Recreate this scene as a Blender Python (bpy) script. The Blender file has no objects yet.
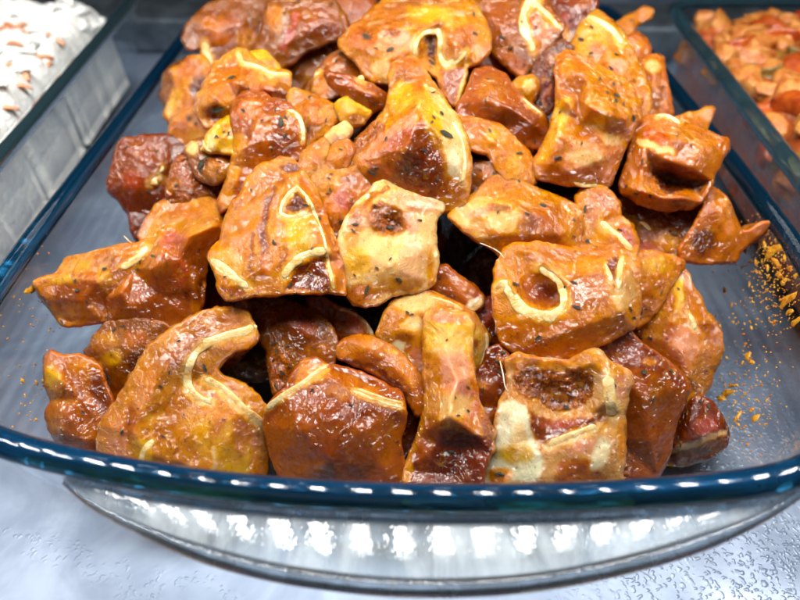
LAMP_W, ROOM_W, WORLD_S, EXPO = 0.195, 0.25, 0.035, 0.0
import bpy, bmesh, math, random
import numpy as np
from mathutils import Vector
from mathutils.geometry import delaunay_2d_cdt

random.seed(7)
RNG = np.random.default_rng(11)
SC = bpy.context.scene
COL = SC.collection

# ------------------------------------------------------------------ camera
PITCH = math.radians(42.6)
CAM = Vector((0.0, 0.0, 0.19))
FX = Vector((1, 0, 0))
FU = Vector((0, math.sin(PITCH), math.cos(PITCH)))
FF = Vector((0, math.cos(PITCH), -math.sin(PITCH)))
FOC = 600.0

def ray(px, py):
    return FF + FX * ((px - 400) / FOC) + FU * ((300 - py) / FOC)

def at_z(px, py, z):
    r = ray(px, py)
    return CAM + r * ((z - CAM.z) / r.z)

cam_d = bpy.data.cameras.new('camera')
cam_d.sensor_width = 36.0
cam_d.lens = 27.0
cam_d.clip_start = 0.005
cam_d.clip_end = 20.0
cam_d.dof.use_dof = True
cam_d.dof.focus_distance = 0.190
cam_d.dof.aperture_fstop = 8.5
cam_o = bpy.data.objects.new('camera', cam_d)
cam_o.location = CAM
cam_o.rotation_euler = (math.pi / 2 - PITCH, 0, 0)
COL.objects.link(cam_o)
SC.camera = cam_o

# ------------------------------------------------------------------ helpers
def lin(c):
    r = []
    for v in c:
        v /= 255.0
        r.append(v / 12.92 if v <= 0.04045 else ((v + 0.055) / 1.055) ** 2.4)
    return tuple(r)

def tag(o, label=None, cat=None, group=None, kind=None):
    if label: o['label'] = label
    if cat: o['category'] = cat
    if group: o['group'] = group
    if kind: o['kind'] = kind
    return o

def link(name, me, mat=None, parent=None, loc=None):
    o = bpy.data.objects.new(name, me)
    COL.objects.link(o)
    if me is not None and mat is not None:
        for m in (mat if isinstance(mat, (list, tuple)) else [mat]):
            me.materials.append(m)
    if loc is not None: o.location = loc
    if parent is not None:
        o.parent = parent
    return o

def mesh(name, verts, faces, smooth=True):
    me = bpy.data.meshes.new(name)
    me.from_pydata([tuple(v) for v in verts], [], [tuple(f) for f in faces])
    if smooth:
        me.polygons.foreach_set('use_smooth', [True] * len(me.polygons))
    me.update()
    return me

def _hash(ix, iy, seed):
    h = (ix.astype(np.int64) * 374761393 + iy.astype(np.int64) * 668265263 + seed * 1442695041) & 0xffffffff
    h = ((h ^ (h >> 13)) * 1274126177) & 0xffffffff
    h = h ^ (h >> 16)
    return (h & 0xffff) / 65535.0

def vnoise(x, y, seed=0):
    x = np.asarray(x, float); y = np.asarray(y, float)
    ix = np.floor(x).astype(int); iy = np.floor(y).astype(int)
    fx = x - ix; fy = y - iy
    ux = fx * fx * (3 - 2 * fx); uy = fy * fy * (3 - 2 * fy)
    a = _hash(ix, iy, seed); b = _hash(ix + 1, iy, seed)
    c = _hash(ix, iy + 1, seed); d = _hash(ix + 1, iy + 1, seed)
    return ((a + (b - a) * ux) + ((c + (d - c) * ux) - (a + (b - a) * ux)) * uy) * 2 - 1

def fbm(x, y, seed=0, octs=3):
    s = 0; a = 1; t = 0
    for k in range(octs):
        s = s + a * vnoise(x * 2 ** k, y * 2 ** k, seed + 17 * k); t += a; a *= 0.5
    return s / t

def chaikin(pts, n=1, f=0.22):
    p = np.array(pts, float)
    for _ in range(n):
        q = np.roll(p, -1, 0)
        a = p + (q - p) * f; b = p + (q - p) * (1 - f)
        p = np.stack([a, b], 1).reshape(-1, p.shape[1])
    return p

def resample_closed(p, step, count=None):
    q = np.vstack([p, p[:1]])
    seg = np.linalg.norm(np.diff(q[:, :2], axis=0), axis=1)
    cum = np.concatenate([[0], np.cumsum(seg)])
    n = count or max(8, int(cum[-1] / step))
    t = np.linspace(0, cum[-1], n, endpoint=False)
    return np.stack([np.interp(t, cum, q[:, k]) for k in range(q.shape[1])], 1)

def resample_open(p, step):
    p = np.array(p, float)
    # catmull-rom
    if len(p) > 2:
        e = np.vstack([2 * p[0] - p[1], p, 2 * p[-1] - p[-2]])
        out = []
        for i in range(1, len(e) - 2):
            for t in np.linspace(0, 1, 8, endpoint=False):
                a, b, c, d = e[i - 1], e[i], e[i + 1], e[i + 2]
                out.append(0.5 * ((2 * b) + (-a + c) * t + (2 * a - 5 * b + 4 * c - d) * t * t + (-a + 3 * b - 3 * c + d) * t ** 3))
        out.append(p[-1]); p = np.array(out)
    seg = np.linalg.norm(np.diff(p[:, :2], axis=0), axis=1)
    cum = np.concatenate([[0], np.cumsum(seg)])
    n = max(3, int(cum[-1] / step) + 1)
    t = np.linspace(0, cum[-1], n)
    return np.stack([np.interp(t, cum, p[:, k]) for k in range(p.shape[1])], 1)

def seg_dist(P, A, B):
    """distance from each P to the nearest of the segments A-B"""
    d = np.full(len(P), 1e9)
    for a, b in zip(A, B):
        ab = b - a; L = ab @ ab + 1e-9
        t = np.clip(((P - a) @ ab) / L, 0, 1)
        d = np.minimum(d, np.hypot(*(P - (a + t[:, None] * ab)).T))
    return d

def in_poly(P, poly):
    x, y = P[:, 0], P[:, 1]; ins = np.zeros(len(P), bool)
    n = len(poly); j = n - 1
    for i in range(n):
        xi, yi = poly[i]; xj, yj = poly[j]
        if yi != yj:
            c = ((yi > y) != (yj > y)) & (x < (xj - xi) * (y - yi) / (yj - yi) + xi)
            ins ^= c
        j = i
    return ins

# ------------------------------------------------------------------ node helpers
def new_mat(name):
    m = bpy.data.materials.new(name)
    m.use_nodes = True
    nt = m.node_tree
    for n in list(nt.nodes): nt.nodes.remove(n)
    out = nt.nodes.new('ShaderNodeOutputMaterial')
    return m, nt, out

class NB:
    def __init__(s, nt): s.nt = nt
    def n(s, t, **kw):
        x = s.nt.nodes.new(t)
        for k, v in kw.items(): setattr(x, k, v)
        return x
    def l(s, a, b): s.nt.links.new(a, b)
    def noise(s, vec, scale, detail=2, rough=0.5, dist=0.0):
        x = s.n('ShaderNodeTexNoise')
        x.inputs['Scale'].default_value = scale; x.inputs['Detail'].default_value = detail
        x.inputs['Roughness'].default_value = rough; x.inputs['Distortion'].default_value = dist
        if vec is not None: s.l(vec, x.inputs['Vector'])
        return x.outputs['Fac']
    def ramp(s, fac, a, b, va=0.0, vb=1.0):
        x = s.n('ShaderNodeMapRange'); x.interpolation_type = 'SMOOTHSTEP'
        s.l(fac, x.inputs[0])
        for i, v in enumerate((a, b, va, vb)): x.inputs[i + 1].default_value = v
        return x.outputs[0]
    def mix(s, fac, a, b, mode='MIX'):
        x = s.n('ShaderNodeMix', data_type='RGBA', blend_type=mode)
        for v, i in ((fac, 0), (a, 6), (b, 7)):
            if hasattr(v, 'is_linked'): s.l(v, x.inputs[i])
            elif i == 0: x.inputs[0].default_value = v
            else: x.inputs[i].default_value = (*v, 1) if len(v) == 3 else v
        return x.outputs[2]
    def math(s, op, a, b=0.0):
        x = s.n('ShaderNodeMath', operation=op)
        for i, v in enumerate((a, b)):
            if hasattr(v, 'is_linked'): s.l(v, x.inputs[i])
            else: x.inputs[i].default_value = v
        return x.outputs[0]
    def bump(s, h, strength, dist, normal=None):
        x = s.n('ShaderNodeBump')
        x.inputs['Strength'].default_value = strength; x.inputs['Distance'].default_value = dist
        s.l(h, x.inputs['Height'])
        if normal is not None: s.l(normal, x.inputs['Normal'])
        return x.outputs[0]
    def geo(s):
        return s.n('ShaderNodeNewGeometry').outputs['Position']
# ------------------------------------------------------------------ materials
def meat_material():
    m, nt, out = new_mat('marinated_meat'); b = NB(nt)
    pos = b.geo()
    at = b.n('ShaderNodeAttribute', attribute_name='Col').outputs['Color']
    gr = b.n('ShaderNodeAttribute', attribute_name='gran').outputs['Fac']
    rel = b.n('ShaderNodeAttribute', attribute_name='relief').outputs['Fac']
    bw = b.n('ShaderNodeRGBToBW'); b.l(at, bw.inputs[0])
    lean = b.ramp(bw.outputs[0], 0.36, 0.66, 1.0, 0.22)      # spices show less on bone and fat
    # colour: deep-toned blotches, marinade film, spice specks
    n1 = b.ramp(b.noise(pos, 130, 4, 0.6, 0.6), 0.42, 0.68)
    dark = b.mix(1.0, at, lin((206, 146, 84)), 'MULTIPLY')
    c = b.mix(b.math('MULTIPLY', b.math('MULTIPLY', n1, 0.55), lean), at, dark)
    n2 = b.ramp(b.noise(pos, 260, 5, 0.65, 1.2), 0.52, 0.66)
    c = b.mix(b.math('MULTIPLY', b.math('MULTIPLY', n2, 0.28), b.math('MULTIPLY', b.math('ADD', lean, 0.5), rel)), c, lin((206, 110, 14)))
    n5 = b.ramp(b.noise(pos, 330, 4, 0.6, 2.0), 0.58, 0.7)
    c = b.mix(b.math('MULTIPLY', b.math('MULTIPLY', n5, 0.24), lean), c, lin((168, 66, 10)))
    mf = b.n('ShaderNodeMapping'); mf.inputs['Scale'].default_value = (1, 0.16, 0.8)
    mf.inputs['Rotation'].default_value = (0.9, 0.2, 0.5); b.l(pos, mf.inputs['Vector'])
    fb = b.math('MULTIPLY', b.ramp(b.noise(mf.outputs[0], 620, 3, 0.6, 0.8), 0.54, 0.66), b.ramp(b.noise(pos, 75, 3), 0.46, 0.60))
    c = b.mix(b.math('MULTIPLY', b.math('MULTIPLY', fb, 0.55), b.math('MULTIPLY', lean, rel)), c, lin((138, 44, 18)))
    n6 = b.math('MULTIPLY', b.ramp(b.noise(pos, 420, 4, 0.65, 0.8), 0.56, 0.64), b.ramp(b.noise(pos, 60, 2), 0.42, 0.58))
    c = b.mix(b.math('MULTIPLY', b.math('MULTIPLY', n6, 0.36), rel), c, lin((242, 196, 96)))
    n3 = b.ramp(b.noise(pos, 1500, 2, 0.5), 0.60, 0.68)
    n3m = b.ramp(b.noise(pos, 170, 2, 0.5), 0.40, 0.62)
    c = b.mix(b.math('MULTIPLY', b.math('MULTIPLY', b.math('MULTIPLY', n3, n3m), 0.65), lean), c, lin((122, 40, 10)))
    n7 = b.math('MULTIPLY', b.ramp(b.noise(pos, 640, 4, 0.7, 0.6), 0.46, 0.60), b.ramp(b.noise(pos, 85, 3), 0.40, 0.58))
    c = b.mix(b.math('MULTIPLY', b.math('MULTIPLY', n7, 0.36), b.math('ADD', b.math('MULTIPLY', lean, 0.7), 0.25)), c, b.mix(1.0, c, lin((196, 118, 58)), 'MULTIPLY'))
    n4 = b.ramp(b.noise(pos, 900, 1, 0.5), 0.69, 0.73)
    c = b.mix(b.math('MULTIPLY', n4, 0.45), c, lin((48, 30, 14)))
    g2 = b.ramp(b.noise(pos, 1100, 3, 0.7), 0.40, 0.62)
    gc = b.mix(g2, lin((112, 46, 18)), lin((208, 110, 42)))
    c = b.mix(b.math('MULTIPLY', gr, 0.75), c, gc)
    hs = b.n('ShaderNodeHueSaturation'); hs.inputs['Hue'].default_value = 0.507; hs.inputs['Saturation'].default_value = 1.34
    hs.inputs['Value'].default_value = 0.66
    b.l(c, hs.inputs['Color']); c = hs.outputs['Color']
    # relief: fine grain under a wet film that pools in smooth wrinkles
    mp = b.n('ShaderNodeMapping'); mp.inputs['Scale'].default_value = (1, 0.5, 1.3)
    mp.inputs['Rotation'].default_value = (0.4, 0.5, 0.7); b.l(pos, mp.inputs['Vector'])
    h1 = b.noise(mp.outputs[0], 260, 3, 0.55, 1.2)
    h2 = b.noise(pos, 1000, 2, 0.5, 0.3)
    hm = b.math('MULTIPLY', b.ramp(b.noise(pos, 95, 2), 0.38, 0.60, 0.2, 1.0), rel)
    h = b.math('MULTIPLY', b.math('ADD', h1, b.math('MULTIPLY', h2, 0.22)), b.math('ADD', hm, gr))
    nb = b.bump(h, 0.7, 0.0009)
    w1 = b.noise(mp.outputs[0], 210, 2, 0.45, 1.5)
    w2 = b.noise(pos, 520, 1, 0.5, 0.8)
    w3 = b.math('MULTIPLY', b.noise(mp.outputs[0], 1050, 2, 0.6, 1.0), b.math('ADD', b.math('MULTIPLY', rel, 0.18), 0.03))
    w1 = b.math('ADD', w1, w3)
    hw = b.math('MULTIPLY', b.math('ADD', w1, b.math('MULTIPLY', w2, 0.42)), b.math('ADD', hm, 0.22))
    nc = b.bump(hw, 1.0, 0.0032)
    p = b.n('ShaderNodeBsdfPrincipled')
    b.l(c, p.inputs['Base Color'])
    b.l(b.ramp(b.noise(pos, 240, 3), 0.35, 0.65, 0.20, 0.36), p.inputs['Roughness'])
    p.inputs['IOR'].default_value = 1.40
    p.inputs['Specular IOR Level'].default_value = 0.15
    p.inputs['Subsurface Weight'].default_value = 0.75
    p.inputs['Subsurface Radius'].default_value = (1.0, 0.5, 0.2)
    p.inputs['Subsurface Scale'].default_value = 0.0042
    p.inputs['Coat Weight'].default_value = 1.0
    p.inputs['Coat Roughness'].default_value = 0.045
    p.inputs['Coat IOR'].default_value = 1.6
    b.l(nb, p.inputs['Normal']); b.l(nc, p.inputs['Coat Normal'])
    b.l(p.outputs[0], out.inputs['Surface'])
    return m

def cartilage_material():
    m, nt, out = new_mat('cartilage'); b = NB(nt); pos = b.geo()
    c = b.mix(b.ramp(b.noise(pos, 190, 4, 0.6, 0.5), 0.42, 0.66), lin((228, 198, 144)), lin((208, 156, 84)))
    c = b.mix(b.math('MULTIPLY', b.ramp(b.noise(pos, 420, 3, 0.6), 0.58, 0.68), 0.55), c, lin((208, 130, 44)))
    c = b.mix(b.math('MULTIPLY', b.ramp(b.noise(pos, 230, 4, 0.6, 1.0), 0.5, 0.64), 0.6), c, lin((226, 168, 78)))
    p = b.n('ShaderNodeBsdfPrincipled'); b.l(c, p.inputs['Base Color'])
    p.inputs['Roughness'].default_value = 0.3
    p.inputs['Subsurface Weight'].default_value = 0.6
    p.inputs['Subsurface Radius'].default_value = (1, 0.7, 0.35); p.inputs['Subsurface Scale'].default_value = 0.002
    p.inputs['Coat Weight'].default_value = 0.3; p.inputs['Coat Roughness'].default_value = 0.12
    b.l(b.bump(b.noise(pos, 700, 3, 0.6), 0.6, 0.0008), p.inputs['Normal'])
    b.l(p.outputs[0], out.inputs['Surface'])
    return m

def simple_material(name, c1, c2, scale, rough=0.5, bump=0.5, bdist=0.001, metal=0.0, coat=0.0, bscale=None, sss=0.0):
    m, nt, out = new_mat(name); b = NB(nt); pos = b.geo()
    c = b.mix(b.ramp(b.noise(pos, scale, 4, 0.6, 0.4), 0.36, 0.66), lin(c1), lin(c2))
    p = b.n('ShaderNodeBsdfPrincipled'); b.l(c, p.inputs['Base Color'])
    p.inputs['Roughness'].default_value = rough; p.inputs['Metallic'].default_value = metal
    p.inputs['Coat Weight'].default_value = coat; p.inputs['Coat Roughness'].default_value = 0.12
    if sss:
        p.inputs['Subsurface Weight'].default_value = sss
        p.inputs['Subsurface Radius'].default_value = (1, 0.6, 0.3); p.inputs['Subsurface Scale'].default_value = 0.003
    if bump: b.l(b.bump(b.noise(pos, bscale or scale * 3, 4, 0.6), bump, bdist), p.inputs['Normal'])
    b.l(p.outputs[0], out.inputs['Surface'])
    return m

def fres(b):
    """fresnel of a thin pane, the same from both of its sides"""
    f = b.n('ShaderNodeFresnel')
    bf = b.n('ShaderNodeNewGeometry').outputs['Backfacing']
    b.l(b.ramp(bf, 0, 1, 1.5, 0.6667), f.inputs['IOR'])
    return f

def clear_glass():
    """thin clear wall: see-through with a fresnel reflection, faint smears of grease"""
    m, nt, out = new_mat('clear_glass'); b = NB(nt); pos = b.geo()
    tr = b.n('ShaderNodeBsdfTransparent'); tr.inputs['Color'].default_value = (0.965, 0.98, 0.985, 1)
    gl = b.n('ShaderNodeBsdfGlossy'); gl.inputs['Roughness'].default_value = 0.04
    gl.inputs['Color'].default_value = (0.92, 0.97, 1, 1)
    nb = b.bump(b.noise(pos, 60, 2, 0.5), 0.25, 0.002); b.l(nb, gl.inputs['Normal'])
    fr = fres(b)
    mx = b.n('ShaderNodeMixShader')
    b.l(fr.outputs[0], mx.inputs[0]); b.l(tr.outputs[0], mx.inputs[1]); b.l(gl.outputs[0], mx.inputs[2])
    df = b.n('ShaderNodeBsdfDiffuse'); df.inputs['Color'].default_value = (0.55, 0.6, 0.66, 1)
    m2 = b.n('ShaderNodeMixShader')
    b.l(b.ramp(b.noise(pos, 45, 5, 0.65, 1.0), 0.5, 0.8, 0.0, 0.06), m2.inputs[0])
    b.l(mx.outputs[0], m2.inputs[1]); b.l(df.outputs[0], m2.inputs[2])
    b.l(m2.outputs[0], out.inputs['Surface'])
    return m

def rim_glass(name='thick_glass_edge', tint=(34, 102, 144)):
    """thick edge of the same glass: deep blue-green where one looks along the pane"""
    m, nt, out = new_mat(name); b = NB(nt); pos = b.geo()
    p = b.n('ShaderNodeBsdfPrincipled')
    p.inputs['Base Color'].default_value = (*lin(tint), 1)
    p.inputs['Roughness'].default_value = 0.05
    p.inputs['IOR'].default_value = 1.5
    p.inputs['Transmission Weight'].default_value = 0.94
    b.l(b.bump(b.noise(pos, 90, 2, 0.5), 0.12, 0.001), p.inputs['Normal'])
    b.l(p.outputs[0], out.inputs['Surface'])
    return m

def handle_glass():
    m, nt, out = new_mat('handle_glass'); b = NB(nt); pos = b.geo()
    tr = b.n('ShaderNodeBsdfTransparent'); tr.inputs['Color'].default_value = (0.86, 0.91, 0.94, 1)
    gl = b.n('ShaderNodeBsdfGlossy'); gl.inputs['Roughness'].default_value = 0.04
    mp = b.n('ShaderNodeMapping'); mp.inputs['Scale'].default_value = (1, 1.6, 1); b.l(pos, mp.inputs['Vector'])
    h = b.math('ADD', b.noise(mp.outputs[0], 300, 3, 0.55), b.math('MULTIPLY', b.noise(pos, 900, 1), 0.25))
    nb = b.bump(h, 0.16, 0.0003); b.l(nb, gl.inputs['Normal'])
    fr = fres(b)
    mx = b.n('ShaderNodeMixShader')
    f2 = b.math('ADD', b.math('MULTIPLY', fr.outputs[0], 1.0), 0.03)
    b.l(f2, mx.inputs[0]); b.l(tr.outputs[0], mx.inputs[1]); b.l(gl.outputs[0], mx.inputs[2])
    df = b.n('ShaderNodeBsdfDiffuse'); df.inputs['Color'].default_value = (0.60, 0.67, 0.73, 1); b.l(nb, df.inputs['Normal'])  # frosted pale layer, put in for the silvery reflection
    ms = b.n('ShaderNodeMapping'); ms.inputs['Scale'].default_value = (1, 0.25, 1); b.l(pos, ms.inputs['Vector'])
    m2 = b.n('ShaderNodeMixShader')
    b.l(b.ramp(b.noise(ms.outputs[0], 110, 4, 0.65, 0.6), 0.3, 0.72, 0.14, 0.52), m2.inputs[0])
    b.l(mx.outputs[0], m2.inputs[1]); b.l(df.outputs[0], m2.inputs[2])
    b.l(m2.outputs[0], out.inputs['Surface'])
    return m

def edge_glass():
    m, nt, out = new_mat('rounded_glass_edge'); b = NB(nt); pos = b.geo()
    p = b.n('ShaderNodeBsdfPrincipled')
    p.inputs['Base Color'].default_value = (0.70, 0.76, 0.80, 1); p.inputs['Roughness'].default_value = 0.10
    p.inputs['Transmission Weight'].default_value = 0.95; p.inputs['IOR'].default_value = 1.5
    b.l(b.bump(b.noise(pos, 220, 3, 0.5), 0.25, 0.001), p.inputs['Normal'])
    b.l(p.outputs[0], out.inputs['Surface'])
    return m

def shelf_material():
    m, nt, out = new_mat('brushed_steel_shelf'); b = NB(nt); pos = b.geo()
    mp = b.n('ShaderNodeMapping'); mp.inputs['Scale'].default_value = (1.0, 14.0, 1); mp.inputs['Rotation'].default_value = (0, 0, 0.9)
    b.l(pos, mp.inputs['Vector'])
    br = b.noise(mp.outputs[0], 60, 4, 0.6)
    smear = b.noise(pos, 22, 4, 0.6, 1.0)
    c = b.mix(b.ramp(smear, 0.35, 0.7), lin((120, 134, 158)), lin((150, 164, 186)))
    # condensation: droplet field in bands on the right and front of the shelf
    sx = b.n('ShaderNodeSeparateXYZ'); b.l(pos, sx.inputs[0])
    wob = b.math('MULTIPLY', b.math('SUBTRACT', b.noise(pos, 30, 3), 0.5), 0.06)
    right = b.ramp(b.math('ADD', sx.outputs[0], wob), 0.035, 0.085, 0.0, 0.8)
    yy = b.math('ADD', b.math('ADD', sx.outputs[1], wob), b.math('MULTIPLY', sx.outputs[0], 0.25))
    d0 = b.math('ABSOLUTE', b.math('SUBTRACT', yy, 0.058))
    leftband = b.math('MULTIPLY', b.ramp(d0, 0.001, 0.005, 1, 0), 0.3)
    wet = b.math('MAXIMUM', right, leftband)
    vo = b.n('ShaderNodeTexVoronoi', feature='SMOOTH_F1'); vo.inputs['Scale'].default_value = 560
    vo.inputs['Smoothness'].default_value = 0.35
    wv = b.n('ShaderNodeVectorMath', operation='ADD'); b.l(pos, wv.inputs[0])
    nz = b.n('ShaderNodeTexNoise'); nz.inputs['Scale'].default_value = 260; b.l(pos, nz.inputs['Vector'])
    sc = b.n('ShaderNodeVectorMath', operation='SCALE'); b.l(nz.outputs['Color'], sc.inputs[0]); sc.inputs['Scale'].default_value = 0.004
    b.l(sc.outputs[0], wv.inputs[1]); b.l(wv.outputs[0], vo.inputs['Vector'])
    drop = b.ramp(vo.outputs['Distance'], 0.15, 0.5, 1, 0)
    drop = b.math('MULTIPLY', drop, wet)
    h = b.math('ADD', b.math('MULTIPLY', br, 0.10), drop)
    p = b.n('ShaderNodeBsdfPrincipled'); b.l(c, p.inputs['Base Color'])
    p.inputs['Metallic'].default_value = 0.25
    b.l(b.ramp(wet, 0, 1, 0.42, 0.30), p.inputs['Roughness'])
    b.l(b.bump(h, 0.35, 0.0005), p.inputs['Normal'])
    b.l(p.outputs[0], out.inputs['Surface'])
    return m

M_MEAT = meat_material()
M_CART = cartilage_material()
M_HERB = simple_material('dried_herb', (16, 18, 10), (52, 56, 28), 900, 0.55, 0.6, 0.0006)
M_GLASS = clear_glass()
M_RIM = rim_glass()
M_RIM2 = rim_glass('thick_pale_glass_edge', (120, 172, 190))
M_HANDLE = handle_glass()
M_EDGE = edge_glass()
M_SHELF = shelf_material()
M_STEEL = simple_material('dull_steel', (96, 108, 120), (128, 140, 150), 40, 0.35, 0.2, 0.0006, metal=0.7)
M_DARKWALL = simple_material('dark_case_back', (24, 40, 48), (36, 56, 64), 20, 0.4, 0.2, 0.001)
M_SPICE = simple_material('spice_paste', (216, 164, 26), (188, 106, 16), 500, 0.35, 0.8, 0.0008, coat=0.3)
M_SALAD = simple_material('creamy_salad', (246, 246, 242), (230, 233, 231), 140, 0.4, 0.7, 0.0025, coat=0.2, bscale=300, sss=0.2)
M_CARROT = simple_material('carrot_shred', (216, 128, 78), (226, 176, 140), 120, 0.35, 0.5, 0.0008, coat=0.2)
M_FIBRE = simple_material('sinew', (240, 220, 190), (220, 170, 120), 300, 0.35, 0.0)
# ------------------------------------------------------------------ glass dishes
RIM_Z = 0.065

def smooth_closed(pts, n):
    p = np.array(pts, float)
    N = len(p); out = []
    for i in range(N):
        a, b, c, d = p[(i - 1) % N], p[i], p[(i + 1) % N], p[(i + 2) % N]
        # centripetal-ish catmull rom
        for t in np.linspace(0, 1, 12, endpoint=False):
            out.append(0.5 * ((2 * b) + (-a + c) * t + (2 * a - 5 * b + 4 * c - d) * t * t + (-a + 3 * b - 3 * c + d) * t ** 3))
    return resample_closed(np.array(out), 1.0, n)

def inward(curve):
    t = np.roll(curve, -1, 0) - np.roll(curve, 1, 0)
    t /= np.linalg.norm(t, axis=1)[:, None]
    nrm = np.stack([-t[:, 1], t[:, 0]], 1)
    c = curve.mean(0)
    if ((c - curve) * nrm).sum() < 0: nrm = -nrm
    return nrm

def inset(curve, nrm, d):
    """offset inward with smoothing so that corners stay rounded"""
    q = curve + nrm * d
    k = int(6 + d * 500)
    for _ in range(k):
        q = 0.5 * q + 0.25 * (np.roll(q, 1, 0) + np.roll(q, -1, 0))
    return q

def loft(rings, close_first=False, close_last=False, loop=False):
    n = len(rings[0]); V = [v for r in rings for v in r]; F = []
    R = len(rings)
    for r in range(R if loop else R - 1):
        a = r * n; b = ((r + 1) % R) * n
        for i in range(n):
            j = (i + 1) % n
            F.append((a + i, a + j, b + j, b + i))
    if close_first: F.append(tuple(range(n - 1, -1, -1)))
    if close_last: F.append(tuple(range((R - 1) * n, R * n)))
    return V, F

def make_dish(label, pts, handles=(), rim_r=(0.0037, 0.0033), n=260, rim_mat=None):
    cv = smooth_closed(pts, n)
    nr = inward(cv)
    root = bpy.data.objects.new('glass_dish', None); COL.objects.link(root)
    root.empty_display_size = 0.02
    c0 = cv.mean(0); root.location = (c0[0], c0[1], 0.0)
    tag(root, label, 'glass dish')
    def ring(d, z, wob=0):
        q = inset(cv, nr, d)
        return [(x - c0[0], y - c0[1], z) for x, y in q]
    inner = [(0.0026, RIM_Z - 0.003), (0.0040, 0.056), (0.0062, 0.044), (0.0090, 0.034), (0.0125, 0.0255), (0.017, 0.0185), (0.0225, 0.0140), (0.029, 0.0118), (0.038, 0.0110)]
    outer = [(-0.0022, RIM_Z - 0.003), (-0.0010, 0.056), (0.0014, 0.042), (0.0046, 0.030), (0.0086, 0.0195), (0.0130, 0.0115), (0.0185, 0.0060), (0.0250, 0.0035), (0.038, 0.0030)]
    V, F = loft([ring(d, z) for d, z in inner], close_last=True)
    V2, F2 = loft([ring(d, z) for d, z in outer], close_last=True)
    k = len(V)
    F = F + [tuple(i + k for i in reversed(f)) for f in F2]
    V = V + V2
    # top edge of the wall under the rim
    for i in range(n):
        j = (i + 1) % n
        F.append((i, k + i, k + j, j))
    link('basin', mesh('basin', V, F), M_GLASS, root)
    # rim bead, rounded-square section
    rings = []
    for a in np.linspace(0, 2 * math.pi, 20, endpoint=False):
        ca, sa = math.cos(a), math.sin(a)
        e = 1.0
        u = rim_r[0] * math.copysign(abs(ca) ** e, ca); w = rim_r[1] * math.copysign(abs(sa) ** e, sa)
        rings.append([(x + nx * u - c0[0], y + ny * u - c0[1], RIM_Z - rim_r[1] + w) for (x, y), (nx, ny) in zip(cv, nr)])
    V, F = loft(rings, loop=True)
    link('rim', mesh('rim', V, F), rim_mat or M_RIM, root)
    for outer_pts in handles:
        # crescent grip: from the rim out to the given outer edge
        op = resample_open(np.array(outer_pts), 0.002)
        m = len(op)
        inn = []
        for p in op:
            i = np.argmin(np.hypot(*(cv - p).T)); inn.append(cv[i] - nr[i] * 0.0026)
        inn = np.array(inn)
        # even parametrisation of the inner edge
        i0 = np.argmin(np.hypot(*(cv - op[0]).T)); i1 = np.argmin(np.hypot(*(cv - op[-1]).T))
        seq = [cv[(i0 + int(round(s))) % n] - nr[(i0 + int(round(s))) % n] * 0.0026 for s in np.linspace(0, (i1 - i0) % n if (i1 - i0) % n < n / 2 else (i1 - i0) % n - n, m)]
        inn = np.array(seq)
        T, Bm = [], []
        S = 12
        for a in range(m):
            for s in range(S + 1):
                f = s / S
                q = inn[a] * (1 - f) + op[a] * f
                z = RIM_Z - 0.0062 - 0.0016 * f ** 3
                T.append((q[0] - c0[0], q[1] - c0[1], z)); Bm.append((q[0] - c0[0], q[1] - c0[1], z - 0.0035))
        V = T + Bm; K = len(T); F = []
        for a in range(m - 1):
            for s in range(S):
                i = a * (S + 1) + s
                F.append((i, i + S + 1, i + S + 2, i + 1)); F.append((K + i, K + i + 1, K + i + S + 2, K + i + S + 1))
            e = a * (S + 1)
            F.append((e, K + e, K + e + S + 1, e + S + 1))
        link('handle', mesh('handle', V, F), M_HANDLE, root)
        # rounded bead along the outer edge of the grip
        ed = []
        for a in range(m):
            ta = op[min(a + 1, m - 1)] - op[max(a - 1, 0)]; ta = ta / np.linalg.norm(ta)
            nn = np.array([-ta[1], ta[0]])
            rr = 0.0020 * min(1, 0.35 + 3.0 * min(a, m - 1 - a) / m)
            ed.append([(op[a][0] + nn[0] * rr * math.cos(t) - c0[0], op[a][1] + nn[1] * rr * math.cos(t) - c0[1], RIM_Z - 0.0090 + 1.2 * rr * math.sin(t)) for t in np.linspace(0, 2 * math.pi, 14, endpoint=False)])
        V, F = loft(ed, close_first=True, close_last=True)
        link('handle_edge', mesh('handle_edge', V, F), M_EDGE, root)
    return root, cv

MAIN = [(0, .0715), (-.05, .0755), (-.098, .0860), (-.118, .098), (-.1275, .118), (-.130, .15), (-.1305, .2), (-.130, .3), (-.129, .395), (-.122, .43), (-.10, .442),
        (0, .448), (.10, .442), (.13, .43), (.14, .40), (.1405, .3), (.1395, .2), (.136, .15), (.128, .115), (.112, .0905), (.0936, .0775), (.05, .0722)]
hp = [(66, 484), (95, 506), (140, 529), (200, 553), (270, 572), (340, 583), (400, 588), (470, 588), (540, 582), (610, 569), (680, 550), (740, 527), (790, 500), (830, 470)]
front_grip = [(p.x, p.y) for p in (at_z(x, y, RIM_Z - 0.0095) for x, y in hp)]
main_dish, main_cv = make_dish('large clear glass dish with blue tinted rim holding the heap of marinated meat', MAIN, [front_grip])

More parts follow.
